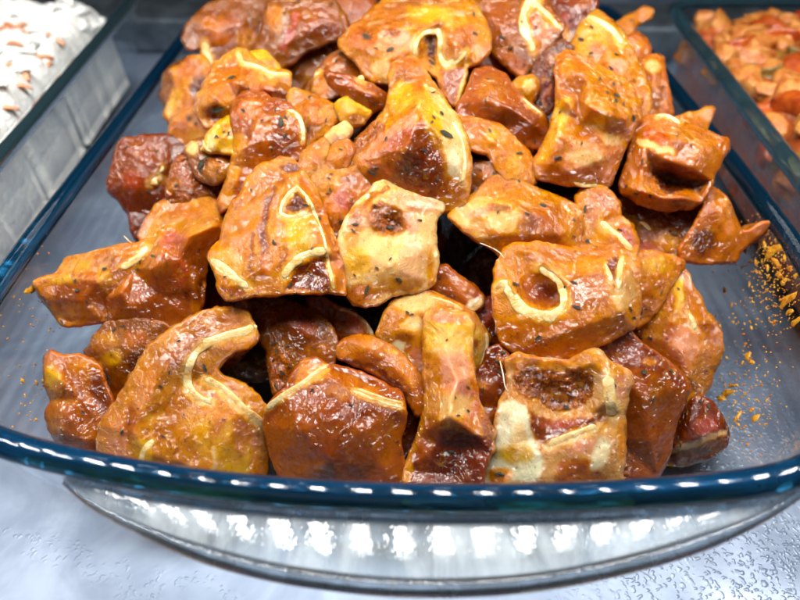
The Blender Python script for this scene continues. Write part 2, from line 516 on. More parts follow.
def rounded_plan(xl0, y0, xl1, y1, width, side):
    """dish whose one long side runs from (xl0,y0) to (xl1,y1) and which lies to the given side of it"""
    a = np.array([xl0, y0]); b = np.array([xl1, y1]); t = (b - a) / np.linalg.norm(b - a)
    nn = np.array([t[1], -t[0]]) * side
    L = np.linalg.norm(b - a); P = []
    for u, v in [(0, .030), (.0, .5), (0, .97)]:
        pass
    def q(u, v): return tuple(a + t * u + nn * v)
    c = 0.03
    return [q(c, 0), q(L * .35, 0), q(L * .65, 0), q(L - c, 0), q(L - c * .3, c * .3), q(L, c), q(L + .006, width / 2), q(L, width - c), q(L - c * .3, width - c * .3), q(L - c, width),
            q(L * .65, width), q(L * .35, width), q(c, width), q(c * .3, width - c * .3), q(0, width - c), q(-.006, width / 2), q(0, c), q(c * .3, c * .3)]

left_plan = rounded_plan(-.1640, .125, -.1875, .475, .25, -1)
right_plan = rounded_plan(.1520, .090, .1840, .445, .25, 1)
left_dish, left_cv = make_dish('clear glass dish of white carrot salad left of the meat dish', left_plan, n=200, rim_r=(.0044, .0036), rim_mat=M_RIM2)
right_dish, right_cv = make_dish('clear glass dish of orange diced mix right of the meat dish', right_plan, n=200, rim_r=(.0044, .0036), rim_mat=M_RIM2)
back_plan = rounded_plan(.215, .475, .245, .75, .25, 1)
back_dish, back_cv = make_dish('glass dish barely showing behind the diced mix at the top edge', back_plan, n=160, rim_mat=M_RIM2)
# ------------------------------------------------------------------ one chunk of meat
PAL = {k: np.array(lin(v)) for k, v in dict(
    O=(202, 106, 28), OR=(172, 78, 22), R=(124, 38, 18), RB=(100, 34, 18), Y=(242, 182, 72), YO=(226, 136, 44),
    C=(250, 214, 172), W=(255, 248, 220), P=(240, 184, 166), PT=(216, 146, 84), LV=(198, 138, 140), B=(150, 84, 40),  # LV: lavender sheen painted as colour, also used on purple lean
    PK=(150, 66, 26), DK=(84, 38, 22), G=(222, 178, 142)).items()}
RELIEF = dict(O=.55, OR=.38, R=.5, RB=.7, B=.6, W=.5, G=.7)
NK = 0.95
GAIN = {'tan block on': 2.2, 'peaked chunk in': 1.9, 'two lipped chunk at': 1.7, 'tall golden chunk at': 2.0, 'smooth tan skin chunk in': 1.9, 'cream edge stripes': 1.7, 'tall upright centre': 1.6, 'zigzag cartilage edge': 1.7, 'U shaped': 1.3, 'curled cream': 1.3, 'wide pale ring': 1.25, 'broad smooth': 1.3, 'standing at': 1.2, 'pointed yellow': 1.8, 'narrow orange strip': 1.5, 'reddish brown skin block': 1.6, 'plain dark red': 1.3, 'dark red fleshy': 1.6}
TILT = {'triangular cartilage': (.12, .34), 'ragged brown hollow': (-.2, .22), 'wide pale ring': (.06, .22), 'cream edge stripes': (.05, -.02), 'bone chunk': (.1, .05), 'curled cream': (-.16, .1), 'broad smooth': (.34, .05), 'standing at': (.3, .12), 'reddish brown skin': (-.1, .2), 'U shaped': (.05, .3), 'wet reddish': (.1, .25), 'fat crescent': (.2, .2), 'flat reddish': (-.1, -.2)}          # relief gain
FLOOR_Z = 0.0128
GROW = 2.4

def make_chunk(label, D, col, o, i=(), p=(), k=(), h=(), T=78, round_r=2.4, group='chunks of marinated meat heaped in the dish', seed=None, step=1.9, rough=1.0):
    seed = int(seed if seed is not None else (o[0][0] * 7 + o[0][1] * 13))
    ctl_o = np.array([(q[0], q[1], q[2] if len(q) > 2 else 0.0) for q in o], float)
    ctl_o[:, 2] = np.where(ctl_o[:, 2] <= -3, ctl_o[:, 2] + np.minimum(6.0, -ctl_o[:, 2] - 1), ctl_o[:, 2])
    ctl_i = np.array([(q[0], q[1], q[2]) for q in i], float).reshape(-1, 3)
    cen = ctl_o[:, :2].mean(0)
    rng = random.Random(seed)
    # outline
    ol = resample_closed(chaikin(ctl_o, 1, 0.10), step)
    tg = np.roll(ol[:, :2], -2, 0) - np.roll(ol[:, :2], 2, 0); tg /= np.linalg.norm(tg, axis=1)[:, None] + 1e-9
    nn = np.stack([tg[:, 1], -tg[:, 0]], 1)
    if ((ol[:, :2] - cen) * nn).sum() < 0: nn = -nn
    ol[:, :2] += nn * GROW
    ol[:, 0] += 1.8 * rough * fbm(ol[:, 0] / 8, ol[:, 1] / 8, seed, 3); ol[:, 1] += 1.8 * rough * fbm(ol[:, 0] / 8, ol[:, 1] / 8, seed + 5, 3)
    n_o = len(ol)
    A = ol[:, :2]; Bq = np.roll(A, -1, 0)
    # interior points, jittered hexagonal grid
    x0, y0 = A.min(0); x1, y1 = A.max(0)
    gx, gy = np.meshgrid(np.arange(x0, x1, step), np.arange(y0, y1, step * 0.87))
    gx[1::2] += step / 2
    G = np.stack([gx.ravel(), gy.ravel()], 1); G += RNG.uniform(-.15, .15, G.shape) * step
    G = G[in_poly(G, A)]
    dG = seg_dist(G, A, Bq)
    keep = dG > step * 0.62
    G = G[keep]; dG = dG[keep]
    pts = np.vstack([A, G]); dist = np.concatenate([np.zeros(n_o), dG])
    # triangulate
    vv, ee, ff, ov, oe, of = delaunay_2d_cdt([Vector(q) for q in pts], [], [list(range(n_o))], 1, 1e-5)
    P = np.array([(v.x, v.y) for v in vv])
    if len(P) != len(pts):
        dist = seg_dist(P, A, Bq)
        mp = {}
        for ni, lst in enumerate(ov):
            for s in lst: mp[s] = ni
        orow = [mp[s] for s in range(n_o)]
    else:
        orow = list(range(n_o))
    tris = [tuple(f) for f in ff]
    # facet relief from the control points
    ctl = np.vstack([ctl_o, ctl_i])
    cv, ce, cf, cov, _, _ = delaunay_2d_cdt([Vector(q[:2]) for q in ctl], [], [list(range(len(ctl_o)))], 1, 1e-5)
    cz = np.zeros(len(cv))
    for ni, lst in enumerate(cov):
        if lst: cz[ni] = ctl[lst[0], 2]
    best = np.full(len(P), -1e9); N = np.zeros(len(P))
    for f in cf:
        a, b, c = (np.array(cv[t][:]) for t in f)
        det = (b[0] - a[0]) * (c[1] - a[1]) - (c[0] - a[0]) * (b[1] - a[1])
        if abs(det) < 1e-6: continue
        u = ((P[:, 0] - a[0]) * (c[1] - a[1]) - (c[0] - a[0]) * (P[:, 1] - a[1])) / det
        v = ((b[0] - a[0]) * (P[:, 1] - a[1]) - (P[:, 0] - a[0]) * (b[1] - a[1])) / det
        w = 1 - u - v
        mn = np.minimum(np.minimum(u, v), w)
        uc, vc, wc = np.clip(u, 0, 1), np.clip(v, 0, 1), np.clip(w, 0, 1); s = uc + vc + wc
        z = (wc * cz[f[0]] + uc * cz[f[1]] + vc * cz[f[2]]) / s
        up = mn > best
        best[up] = mn[up]; N[up] = z[up]
    # soften creases a little
    E = set()
    for f in tris:
        for q in range(len(f)): E.add((min(f[q], f[q - 1]), max(f[q], f[q - 1])))
    E = np.array(list(E)); deg = np.bincount(E.ravel(), minlength=len(P)).clip(1)
    def smooth(val, it):
        for _ in range(it):
            acc = np.zeros(len(P)); np.add.at(acc, E[:, 0], val[E[:, 1]]); np.add.at(acc, E[:, 1], val[E[:, 0]])
            val = 0.4 * val + 0.6 * acc / deg
        return val
    gain = next((v for q, v in GAIN.items() if q in label), 1.0) * NK
    tx, ty = next((v for q, v in TILT.items() if q in label), (rng.uniform(-.28, .28), rng.uniform(-.05, .32)))
    N = np.where(N < -8, -8 + (N + 8) * 0.6, N)
    N = smooth(N, 2) * gain + tx * (P[:, 0] - cen[0]) + ty * (P[:, 1] - cen[1])
    # paint colour zones; some put a chunk's lit and shaded sides into colour
    wx = P[:, 0] + 3.2 * fbm(P[:, 0] / 10, P[:, 1] / 10, seed + 31) + 1.2 * fbm(P[:, 0] / 3.5, P[:, 1] / 3.5, seed + 33, 2)
    wy = P[:, 1] + 3.2 * fbm(P[:, 0] / 10, P[:, 1] / 10, seed + 41) + 1.2 * fbm(P[:, 0] / 3.5, P[:, 1] / 3.5, seed + 43, 2)
    Wp = np.stack([wx, wy], 1)
    C = np.tile(PAL[col], (len(P), 1)); gran = np.zeros(len(P)); rlf = np.full(len(P), RELIEF.get(col, 1.0))
    if col == 'PK': gran[:] = 1
    def put(cn, a):
        nonlocal C, gran, rlf
        a = np.clip(a * 1.25, 0, 1)
        C = C * (1 - a[:, None]) + PAL[cn] * a[:, None]
        rlf = rlf * (1 - a) + RELIEF.get(cn, 1.0) * a
        gran = np.maximum(gran, a) if cn == 'PK' else gran * (1 - a)
    def sstep(e0, e1, x):
        t = np.clip((x - e0) / (e1 - e0), 0, 1); return t * t * (3 - 2 * t)
    for q in p:
        if q[0] == 'b':
            _, bx, by, rx, ry, cn, s = q[:7]; an = math.radians(q[7]) if len(q) > 7 else 0
            dx, dy = wx - bx, wy - by
            r = np.hypot((dx * math.cos(an) + dy * math.sin(an)) / rx, (-dx * math.sin(an) + dy * math.cos(an)) / ry)
            put(cn, s * (1 - sstep(0.55, 1.25, r)))
        elif q[0] == 's':
            _, pl, w, cn, s = q; pl = resample_open(pl, 3)
            put(cn, s * (1 - sstep(w * 0.3, w * 0.75, seg_dist(Wp, pl[:-1], pl[1:]))))
        elif q[0] == 'f':
            _, pl, cn, s = q; pl = np.array(pl, float)
            d = seg_dist(Wp, pl, np.roll(pl, -1, 0)); d = np.where(in_poly(Wp, pl), d, -d)
            put(cn, s * sstep(-2.5, 2.5, d))
    for pl, w in k:      # rim of fat round cartilage
        pl = resample_open([q[:2] for q in pl], 3)
        put('C', 0.55 * (1 - sstep(w * 0.45, w * 0.95, seg_dist(Wp, pl[:-1], pl[1:]))))
    # fine relief
    N = N + rough * (1.2 * fbm(P[:, 0] / 21, P[:, 1] / 21, seed + 1, 2) + 0.5 * fbm(P[:, 0] / 6, P[:, 1] / 7, seed + 2, 2))
    N = N + gran * (2.2 * fbm(P[:, 0] / 3.2, P[:, 1] / 3.2, seed + 3, 2))
    # rolled edge
    t = np.clip(dist / round_r, 0, 1)
    N = N - 1.3 * round_r * (1 - np.sqrt(np.clip(1 - (1 - t) ** 2, 0, 1)))
    # to the world
    def place(px, py, n):
        q = CAM + ray(px, py) * (D - n * D / FOC)
        if q.z < FLOOR_Z: q.z = FLOOR_Z + 0.0002 * ((px * 7 + py * 3) % 1)
        return q
    V = [place(x, y, n) for (x, y), n in zip(P, N)]
    vd = ray(*cen).normalized()
    s = D / FOC
    base = sum((V[r] for r in orow), Vector()) / n_o
    Cl = list(C); Gl = list(gran); Rl = list(rlf)
    F = list(tris)
    prev = orow
    for depth, sc, ph in ((0.16, 1.02, 51), (0.4, 1.0, 52), (0.7, 0.93, 53), (0.92, 0.80, 54), (1.0, 0.60, 55)):
        cur = []
        nz = fbm(ol[:, 0] / 15 + depth * 3, ol[:, 1] / 15, seed + ph, 2) * 3.0 * s
        for j, r in enumerate(orow):
            b0 = V[r]
            flat = base + (b0 - base) * sc
            q = flat + vd * (T * s * depth * 1.0) + (b0 - base).normalized() * float(nz[j])
            if q.z < FLOOR_Z: q.z = FLOOR_Z + 0.0002 * (j % 2)
            cur.append(len(V)); V.append(q); Cl.append(C[r]); Gl.append(gran[r]); Rl.append(rlf[r])
        for j in range(n_o):
            j2 = (j + 1) % n_o
            F.append((prev[j], cur[j], cur[j2], prev[j2]))
        prev = cur
    F.append(tuple(reversed(prev)) if False else tuple(prev))
    org = base + vd * (T * s * 0.5)
    me = mesh('meat_chunk', [v - org for v in V], F)
    bm = bmesh.new(); bm.from_mesh(me); bmesh.ops.recalc_face_normals(bm, faces=bm.faces); bm.to_mesh(me); bm.free()
    ca = me.color_attributes.new('Col', 'FLOAT_COLOR', 'POINT')
    ca.data.foreach_set('color', np.hstack([np.array(Cl), np.ones((len(Cl), 1))]).astype(np.float32).ravel())
    ga = me.attributes.new('gran', 'FLOAT', 'POINT'); ga.data.foreach_set('value', np.array(Gl, np.float32))
    ra = me.attributes.new('relief', 'FLOAT', 'POINT'); ra.data.foreach_set('value', np.array(Rl, np.float32))
    root = link('meat_chunk', me, M_MEAT, loc=org)
    tag(root, label, 'meat', group)
    def surf(px, py):
        d2 = (P[:, 0] - px) ** 2 + (P[:, 1] - py) ** 2
        ix = np.argpartition(d2, 5)[:6]; w = 1 / (d2[ix] + 0.3)
        return float((N[ix] * w).sum() / w.sum())
    # cartilage: raised bands set into the cut face
    for pl, w in k:
        L = resample_open([q[:2] for q in pl], 1.6); m = len(L)
        tg = np.gradient(L, axis=0); tg /= np.linalg.norm(tg, axis=1)[:, None] + 1e-9
        nn = np.stack([-tg[:, 1], tg[:, 0]], 1)
        wv = (w * 0.62) * (1 + 0.45 * fbm(L[:, 0] / 14, L[:, 1] / 14, seed + 71, 2))
        en = np.minimum(np.arange(m), np.arange(m)[::-1]) / 2.5
        wv = wv * np.sqrt(np.clip(en, 0.06, 1))
        sn = np.array([surf(*q) for q in L]); 
        for _ in range(3): sn = np.convolve(np.pad(sn, 1, 'edge'), [.25, .5, .25], 'valid')
        rings = []
        for a in range(m):
            rg = []
            for tt in np.linspace(0, 2 * math.pi, 12, endpoint=False):
                ox = nn[a] * wv[a] * math.cos(tt)
                rg.append(place(L[a][0] + ox[0], L[a][1] + ox[1], sn[a] - 0.36 + (0.50 + wv[a] * 0.10) * math.sin(tt) + 0.25 * vnoise(a / 2.0, tt, seed)) - org)
            rings.append(rg)
        VV, FFc = loft(rings, close_first=True, close_last=True)
        mc = mesh('cartilage', VV, FFc)
        bm = bmesh.new(); bm.from_mesh(mc); bmesh.ops.recalc_face_normals(bm, faces=bm.faces); bm.to_mesh(mc); bm.free()
        link('cartilage', mc, M_CART, root)
    # flakes of dried herb stuck on the surface
    hx0, hy0 = P.min(0); hx1, hy1 = P.max(0)
    auto = []
    if step < 3 and (hx1 - hx0) > 40:
        for _ in range(rng.randint(3, 7)):
            j = rng.randrange(len(P))
            if dist[j] > 5 if len(dist) == len(P) else False: auto.append((P[j][0], P[j][1], rng.uniform(2.6, 5.2)))
    for q in list(h) + auto:
        hx, hy = q[:2]; ln = q[2] * 1.15 if len(q) > 2 else random.uniform(5, 8.5); an = q[3] if len(q) > 3 else random.uniform(0, 3.1)
        wd = ln * random.uniform(0.28, 0.5)
        ring_t, ring_b = [], []
        for f, g in ((-.5, .15), (-.28, .8), (.05, 1), (.32, .7), (.5, .1), (.3, -.7), (0, -.9), (-.3, -.65)):
            lx = f * ln + random.uniform(-.3, .3); ly = g * wd * 0.5 + random.uniform(-.3, .3)
            X = hx + lx * math.cos(an) - ly * math.sin(an); Y = hy + lx * math.sin(an) + ly * math.cos(an)
            nz = surf(X, Y) + 0.5 + random.uniform(0, .9) + 0.5 * abs(f)
            ring_t.append(place(X, Y, nz + 0.35) - org); ring_b.append(place(X, Y, nz - 0.5) - org)
        VV, FFc = loft([ring_t, ring_b], True, True)
        link('herb_flake', mesh('herb_flake', VV, FFc, False), M_HERB, root)
    return root
# ------------------------------------------------------------------ the heap, front to back
X = make_chunk
X('large front left chunk wrapped round a dark hollow with a curled cream cartilage band', .186, 'PT',
  [(98,440,-8),(100,425,-6),(115,405,0),(128,385,2),(140,362,2),(150,345,0),(175,328,-4),(200,314,-8),(216,309,-10),(235,309,-10),(245,311,-8),(254,325,-4),(258,337,0),(250,347,4),(235,350,2),(222,361,0),(216,370,0),(223,378,0),(240,384,2),(258,396,2),(268,408,0),(270,430,-4),(268,455,-6),(266,478,-6),(262,495,-6),(225,497,0),(190,496,4),(150,494,0),(120,490,-4),(106,475,-8),(99,455,-10)],
  [(170,360,10),(190,340,4),(150,390,12),(165,410,6),(130,430,12),(150,455,14),(200,430,16),(230,440,14),(200,395,6),(180,385,2),(240,415,12),(210,470,16)],
  [('b',160,400,40,70,'PT',.5),('b',140,400,14,40,'P',.4,20),('b',185,370,16,24,'PT',.6),('b',190,345,40,14,'OR',.55,-25),('b',175,410,12,50,'OR',.45,25),('b',118,440,14,30,'P',.55),('f',[(185,475),(195,440),(205,405),(225,400),(262,440),(262,478)],'YO',.9),('f',[(212,478),(215,440),(228,420),(250,440),(250,478)],'Y',.75),('b',205,440,14,22,'Y',.5),('b',240,436,10,20,'O',.6),('b',143,452,10,14,'Y',.6,-30),('b',130,420,6,20,'OR',.6),('s',[(213,448),(216,478)],5,'C',.9),('b',235,330,20,9,'YO',.6),('b',222,320,16,6,'OR',.5),('b',165,470,20,8,'OR',.7)],
  [([(257,326),(243,333),(225,337),(208,343),(194,354),(186,369),(188,387),(200,400),(211,404)],8.5),([(205,380),(220,388),(236,402),(250,416),(265,428)],8.5),([(143,466),(144,452),(153,440)],6)],
  [(205,368,9,1.2),(163,436,6,.6),(122,432,5,2),(190,472,3),(184,415,3)], T=90)
X('smooth glossy orange brown skin chunk at the front rim with two cream edge stripes', .180, 'OR',
  [(266,410,-8),(277,396,-6),(287,389,-4),(294,371,-12),(304,360,-16),(315,359,-18),(327,366,-14),(340,368,-18),(360,373,-18),(380,383,-16),(401,393,-12),(403,404,-4),(406,413,0),(404,423,-2),(399,440,-6),(402,458,-6),(408,482,-6),(408,500,-6),(380,500,4),(345,499,6),(307,497,2),(287,490,-4),(275,465,-8),(269,446,-10),(265,425,-10)],
  [(328,374,-2),(302,386,0),(285,400,2),(355,394,4),(376,402,4),(396,410,2),(330,420,20),(300,430,14),(365,430,14),(330,460,20),(380,465,6),(310,404,8),(352,412,12),(374,383,-14)],
  [('b',330,440,60,40,'OR',.6),('b',345,412,40,13,'R',.55,-8),('f',[(294,385),(304,360),(327,364),(330,374),(300,392)],'YO',.8),('b',355,384,34,7,'O',.8,22),('b',388,417,16,9,'R',.85,15),('b',384,440,14,26,'O',.6),('b',300,470,40,14,'O',.5),('b',340,391,14,8,'PT',.7)],
  [([(326,367),(314,376),(298,388),(282,398),(267,409)],5.5),([(354,392),(368,399),(384,404),(403,409)],4.6),([(357,389),(372,395),(388,400),(402,403)],3.2)],
  [(398,441,3),(401,452,3)], T=85, rough=.7)
X('tall upright centre front chunk, yellow on top, pink in the middle and dark red below', .181, 'PT',
  [(426,316,-6),(432,308,-8),(450,311,-8),(468,315,-8),(473,325,-8),(471,350,-10),(473,375,-10),(477,398,-10),(484,414,-10),(494,432,-10),(492,452,-8),(484,468,-6),(482,500,-6),(440,501,-6),(405,500,-8),(404,470,-10),(411,452,-12),(418,435,-10),(425,410,-8),(427,392,-8),(425,370,-8),(424,340,-8)],
  [(450,330,2),(448,360,8),(452,395,16),(450,415,18),(463,425,12),(478,435,6),(440,420,14),(440,445,0),(465,445,-4),(450,475,-8),(425,455,0),(458,380,12)],
  [('f',[(424,312),(475,312),(474,350),(458,365),(428,350)],'Y',.8),('b',448,345,20,26,'C',.6),('b',452,372,22,26,'P',.75),('b',470,400,12,24,'LV',.55,-15),('b',452,408,20,16,'C',.7),('b',436,390,6,40,'PT',.6),('f',[(408,500),(415,455),(430,432),(450,430),(475,436),(494,440),(490,500)],'R',.9),('b',455,474,30,18,'RB',.5),('b',428,440,8,30,'OR',.7,15),('b',468,424,14,7,'YO',.7,30),('b',488,425,6,16,'PK',.8),('b',450,318,22,5,'YO',.8)],
  [], [(452,452,7,.3),(447,340,3)], T=80)
X('pale yellow bone chunk at the front right with a brown crusted hollow', .178, 'G',
  [(506,360,-10),(517,354,-12),(537,359,-14),(557,362,-14),(570,361,-14),(585,354,-12),(596,351,-10),(608,361,-6),(630,373,-12),(632,378,-12),(627,394,-10),(624,415,-8),(622,435,-8),(624,452,-8),(621,477,-8),(620,498,-8),(580,500,4),(530,500,4),(485,500,-4),(482,477,-8),(492,450,-8),(498,412,-8),(502,400,-10),(508,388,-12),(509,372,-12)],
  [(520,365,-2),(545,371,-6),(575,370,-4),(595,362,4),(608,375,8),(606,400,10),(515,385,-4),(530,378,-14),(575,382,-14),(545,392,-22),(580,396,-16),(560,408,-18),(540,412,-8),(590,412,0),(510,412,6),(525,415,8),(515,445,12),(550,432,0),(575,425,4),(545,455,10),(585,440,12),(600,460,10),(560,475,12),(520,475,10)],
  [('f',[(508,356),(595,352),(606,366),(596,374),(575,372),(550,374),(515,372)],'PT',.9),('b',556,368,30,5,'G',.8),('f',[(514,374),(530,368),(555,372),(580,368),(592,375),(590,395),(580,408),(560,412),(540,408),(525,396),(516,390)],'PK',1),('b',562,398,16,9,'DK',.8),('b',540,392,12,9,'DK',.5),('b',580,384,10,8,'DK',.55),('s',[(535,402),(550,413),(575,414),(592,404),(600,385)],7,'G',.9),('f',[(530,412),(548,420),(580,420),(604,414),(600,424),(570,430),(548,446),(536,440),(530,425)],'R',.75),('b',565,424,24,5,'LV',.45),('f',[(501,402),(514,400),(526,408),(530,425),(534,448),(545,462),(535,480),(505,482),(484,482),(494,450),(499,420)],'W',.95),('b',515,455,20,10,'Y',.6),('b',500,476,14,8,'YO',.8),('b',520,440,8,20,'C',.6),('b',618,388,10,18,'P',.7,10),('f',[(560,462),(590,462),(606,480),(555,484)],'O',.9),('b',575,470,14,6,'OR',.6),('b',600,455,10,18,'W',.7,20),('b',582,448,18,8,'P',.7,-25),('b',614,370,10,6,'PT',.6,30),('b',622,440,5,20,'YO',.8)],
  [([(608,376),(609,390),(611,404),(614,416)],11),([(549,446),(565,440),(582,433),(597,427)],8)],
  [(566,407,6,.5),(543,399,5,1.2),(500,474,9,.2)], T=88)
X('broad smooth brown skin slab right of the yellow bone chunk', .190, 'OR',
  [(596,350,-8),(610,341,-8),(628,331,-8),(641,343,-4),(656,355,-2),(672,367,-2),(686,381,-4),(689,389,-6),(681,408,-8),(674,428,-8),(668,455,-10),(658,476,-10),(650,490,-8),(632,492,-4),(618,488,0),(618,440,0),(622,400,2),(625,375,2),(614,362,0)],
  [(640,362,6),(658,374,6),(676,388,4),(645,400,12),(650,440,8),(630,385,8),(632,345,-2)],
  [('f',[(598,350),(628,331),(656,355),(688,382),(680,388),(655,372),(630,368)],'R',.7),('b',640,440,30,30,'OR',.5),('b',660,400,20,26,'B',.5),('b',626,462,8,24,'PK',.85),('b',640,456,16,18,'O',.5),('b',650,362,8,4,'YO',.6)],
  [], [(644,372,6,.4)], T=85, rough=.7)
X('dark red fleshy wedge with a cream stripe lowest at the right of the heap', .200, 'R',
  [(660,440,-4),(672,425,-2),(684,408,-2),(697,396,-4),(710,402,-4),(721,415,-4),(725,430,-2),(727,445,-6),(715,455,-8),(695,462,-8),(677,467,-8),(655,467,-6)],
  [(690,420,8),(700,437,10),(680,446,8),(715,430,6),(690,455,2)],
  [('f',[(655,468),(664,452),(700,441),(724,433),(728,447),(700,464),(670,470)],'B',.9),('b',705,425,14,10,'LV',.4),('s',[(664,453),(680,448),(700,441),(725,432)],5,'C',.95),('b',690,458,24,5,'OR',.6),('b',690,410,14,10,'RB',.6)],
  [], [], T=70)
X('orange and pink slab standing at the right edge beside bare glass', .206, 'PT',
  [(628,334,-12),(640,322,-10),(648,315,-8),(660,302,-8),(670,281,-10),(677,271,-12),(686,272,-12),(695,290,-10),(702,307,-10),(712,322,-10),(720,331,-12),(723,348,-12),(718,362,-12),(710,379,-12),(703,396,-12),(700,412,-12),(690,420,-12),(680,424,-12),(674,412,-8),(682,400,-6),(680,390,-4),(668,372,-4),(652,356,-6)],
  [(682,290,2),(690,320,8),(672,320,10),(660,340,8),(700,350,6),(690,375,6),(710,340,0),(678,350,12)],
  [('f',[(660,305),(677,271),(692,285),(705,315),(700,318),(670,312)],'O',.85),('s',[(678,278),(680,300),(676,318)],9,'Y',.75),('b',685,345,18,34,'P',.65,20),('b',670,330,6,26,'LV',.4,25),('s',[(640,330),(655,345),(668,360),(684,378)],8,'YO',.9),('b',712,350,6,18,'YO',.9),('b',714,335,8,12,'OR',.5),('b',688,405,12,18,'YO',.95),('b',706,326,8,6,'PK',.7),('b',648,322,10,8,'YO',.8)],
  [([(689,314),(692,321),(695,330)],5)], [(650,338,5,.5)], T=70)
X('big chunk with a wide pale ring of cartilage round an orange hollow', .191, 'YO',
  [(495,300,-6),(494,287,-4),(498,262,-10),(504,250,-14),(515,244,-16),(535,243,-18),(555,247,-18),(580,251,-18),(605,254,-16),(622,251,-14),(636,254,-14),(640,265,-12),(639,288,-10),(639,312,-12),(634,326,-12),(620,334,-12),(598,346,-12),(575,355,-12),(555,360,-12),(530,358,-12),(515,352,-10),(502,342,-8),(497,325,-6)],
  [(510,282,6),(505,262,-4),(520,300,6),(540,318,10),(566,310,10),(570,285,6),(545,262,-2),(540,288,-16),(552,298,-18),(530,280,-10),(590,270,4),(600,300,12),(585,325,12),(620,280,10),(622,312,10),(540,340,6),(610,258,-4),(520,330,6)],
  [('f',[(520,280),(535,272),(552,276),(562,290),(560,304),(548,308),(530,302)],'OR',.95),('b',546,292,12,10,'R',.8),('b',530,280,9,7,'O',.8),('b',515,268,16,12,'YO',.7),('b',560,256,40,8,'O',.7),('b',590,290,22,22,'OR',.6,-20),('f',[(500,320),(540,322),(580,318),(600,330),(560,358),(520,352),(502,340)],'O',.8),('b',545,342,34,9,'YO',.7,-8),('f',[(602,258),(636,256),(638,300),(622,310),(606,296)],'G',.8),('f',[(604,260),(621,256),(614,288)],'R',.9),('b',618,322,18,12,'YO',.9),('b',585,266,14,10,'YO',.9),('b',600,285,8,14,'O',.7),('b',620,300,10,12,'C',.5)],
  [([(496,288),(506,286),(512,295),(521,308),(536,316),(551,317),(563,309),(567,296),(561,282),(551,273),(540,268)],9.5),([(605,264),(608,272),(612,282)],4),([(621,258),(620,272),(618,290)],4.5)],
  [(574,282,7,.4),(577,307,9,.3),(516,284,7,.4),(631,309,5,1),(538,338,7,-.5)], T=88)
X('large centre left chunk with a triangular cartilage ring above a pale arc', .193, 'YO',
  [(209,256,-10),(215,272,-8),(221,293,-8),(228,300,-8),(250,296,-4),(287,292,0),(312,292,2),(338,293,0),(345,294,-10),(344,280,-14),(340,260,-14),(332,235,-14),(325,215,-14),(316,195,-16),(309,183,-18),(302,171,-20),(292,160,-22),(280,159,-24),(262,165,-20),(252,175,-18),(242,192,-14),(232,207,-12),(226,222,-12),(221,240,-12)],
  [(297,186,2),(312,203,6),(322,226,8),(328,250,10),(334,280,8),(285,205,-2),(295,207,-6),(305,214,2),(262,200,-6),(250,225,-2),(270,240,4),(290,245,8),(235,250,0),(260,270,8),(290,262,8),(305,275,-4),(315,262,4),(240,280,6),(280,172,-14)],
  [('b',255,235,34,50,'PT',.5),('b',242,240,12,26,'P',.6,15),('b',300,235,14,26,'C',.45),('b',290,168,12,5,'R',.8),('b',270,180,18,10,'OR',.5),('s',[(268,200),(262,225),(264,250),(262,275)],9,'OR',.7),('s',[(280,220),(276,250)],7,'P',.6),('s',[(274,188),(268,205),(263,230),(262,252)],5,'R',.65),('s',[(256,192),(247,210),(240,232)],5,'OR',.8),('s',[(252,235),(250,262),(256,280)],4,'R',.5),('b',268,262,9,12,'P',.5),('s',[(284,225),(286,250),(280,268)],4,'OR',.6),('b',245,215,10,22,'YO',.7,20),('b',298,235,16,22,'Y',.7),('f',[(284,212),(297,190),(307,212)],'R',.85),('b',297,208,6,7,'DK',.5),('f',[(285,290),(295,270),(312,260),(326,258),(330,290)],'R',.85),('b',308,280,14,7,'RB',.6),('f',[(300,172),(310,184),(326,216),(342,262),(345,296),(336,294),(330,262),(318,222),(300,190)],'O',.9),('b',230,262,12,18,'C',.5,-40),('b',235,290,16,5,'OR',.7),('b',258,186,10,10,'PT',.6)],
  [([(298,186),(290,194),(283,204),(281,213),(287,217),(297,217),(307,213)],5),([(297,186),(308,200),(317,220),(324,240),(328,262),(334,290)],3),([(283,278),(290,267),(301,258),(313,253),(326,251)],8),([(212,260),(224,269),(236,279),(248,288)],7.5)],
  [(306,205,6,.3),(274,243,5,.5),(320,218,4,1.1),(251,190,3),(312,248,3)], T=85)
X('upright tan chunk in the middle with a ragged brown hollow under a pink top flap', .196, 'C',
  [(338,240,-8),(345,222,-8),(352,212,-10),(357,203,-12),(367,196,-14),(377,183,-16),(386,181,-16),(402,190,-14),(422,194,-14),(444,195,-14),(443,210,-8),(436,217,-8),(435,237,-8),(437,260,-10),(434,282,-12),(425,290,-12),(410,292,-10),(395,294,-8),(378,303,-8),(366,306,-8),(352,303,-8),(344,285,-8),(340,265,-8)],
  [(388,190,0),(420,203,8),(400,207,4),(370,205,-2),(388,222,-9),(378,232,-8),(398,228,-12),(362,225,2),(410,230,6),(422,250,8),(380,246,8),(360,255,12),(390,265,14),(372,285,6),(415,275,6),(425,215,2)],
  [('b',415,202,30,9,'P',.7,12),('b',420,205,18,4,'W',.5,12),('b',365,215,18,14,'O',.6),('b',388,223,19,14,'PK',.8),('b',391,228,6,4,'DK',.6),('s',[(372,214),(380,206),(396,208),(408,216),(410,232)],5,'OR',.6),('s',[(365,206),(375,195),(386,188)],5,'OR',.6),('b',355,225,6,14,'PK',.5),('s',[(360,285),(380,292),(410,288)],5,'OR',.5),('b',412,222,10,12,'P',.6),('b',358,262,14,16,'Y',.5),('b',395,255,30,18,'C',.6),('b',412,262,14,26,'P',.35),('b',360,295,20,12,'O',.8),('b',352,235,10,16,'PT',.6),('b',400,285,26,8,'PT',.6),('b',430,270,5,20,'YO',.4)],
  [], [(390,227,7,.1),(399,280,7,.5),(367,290,9,1.9),(377,268,4,.4),(420,220,5,.2)], T=80)
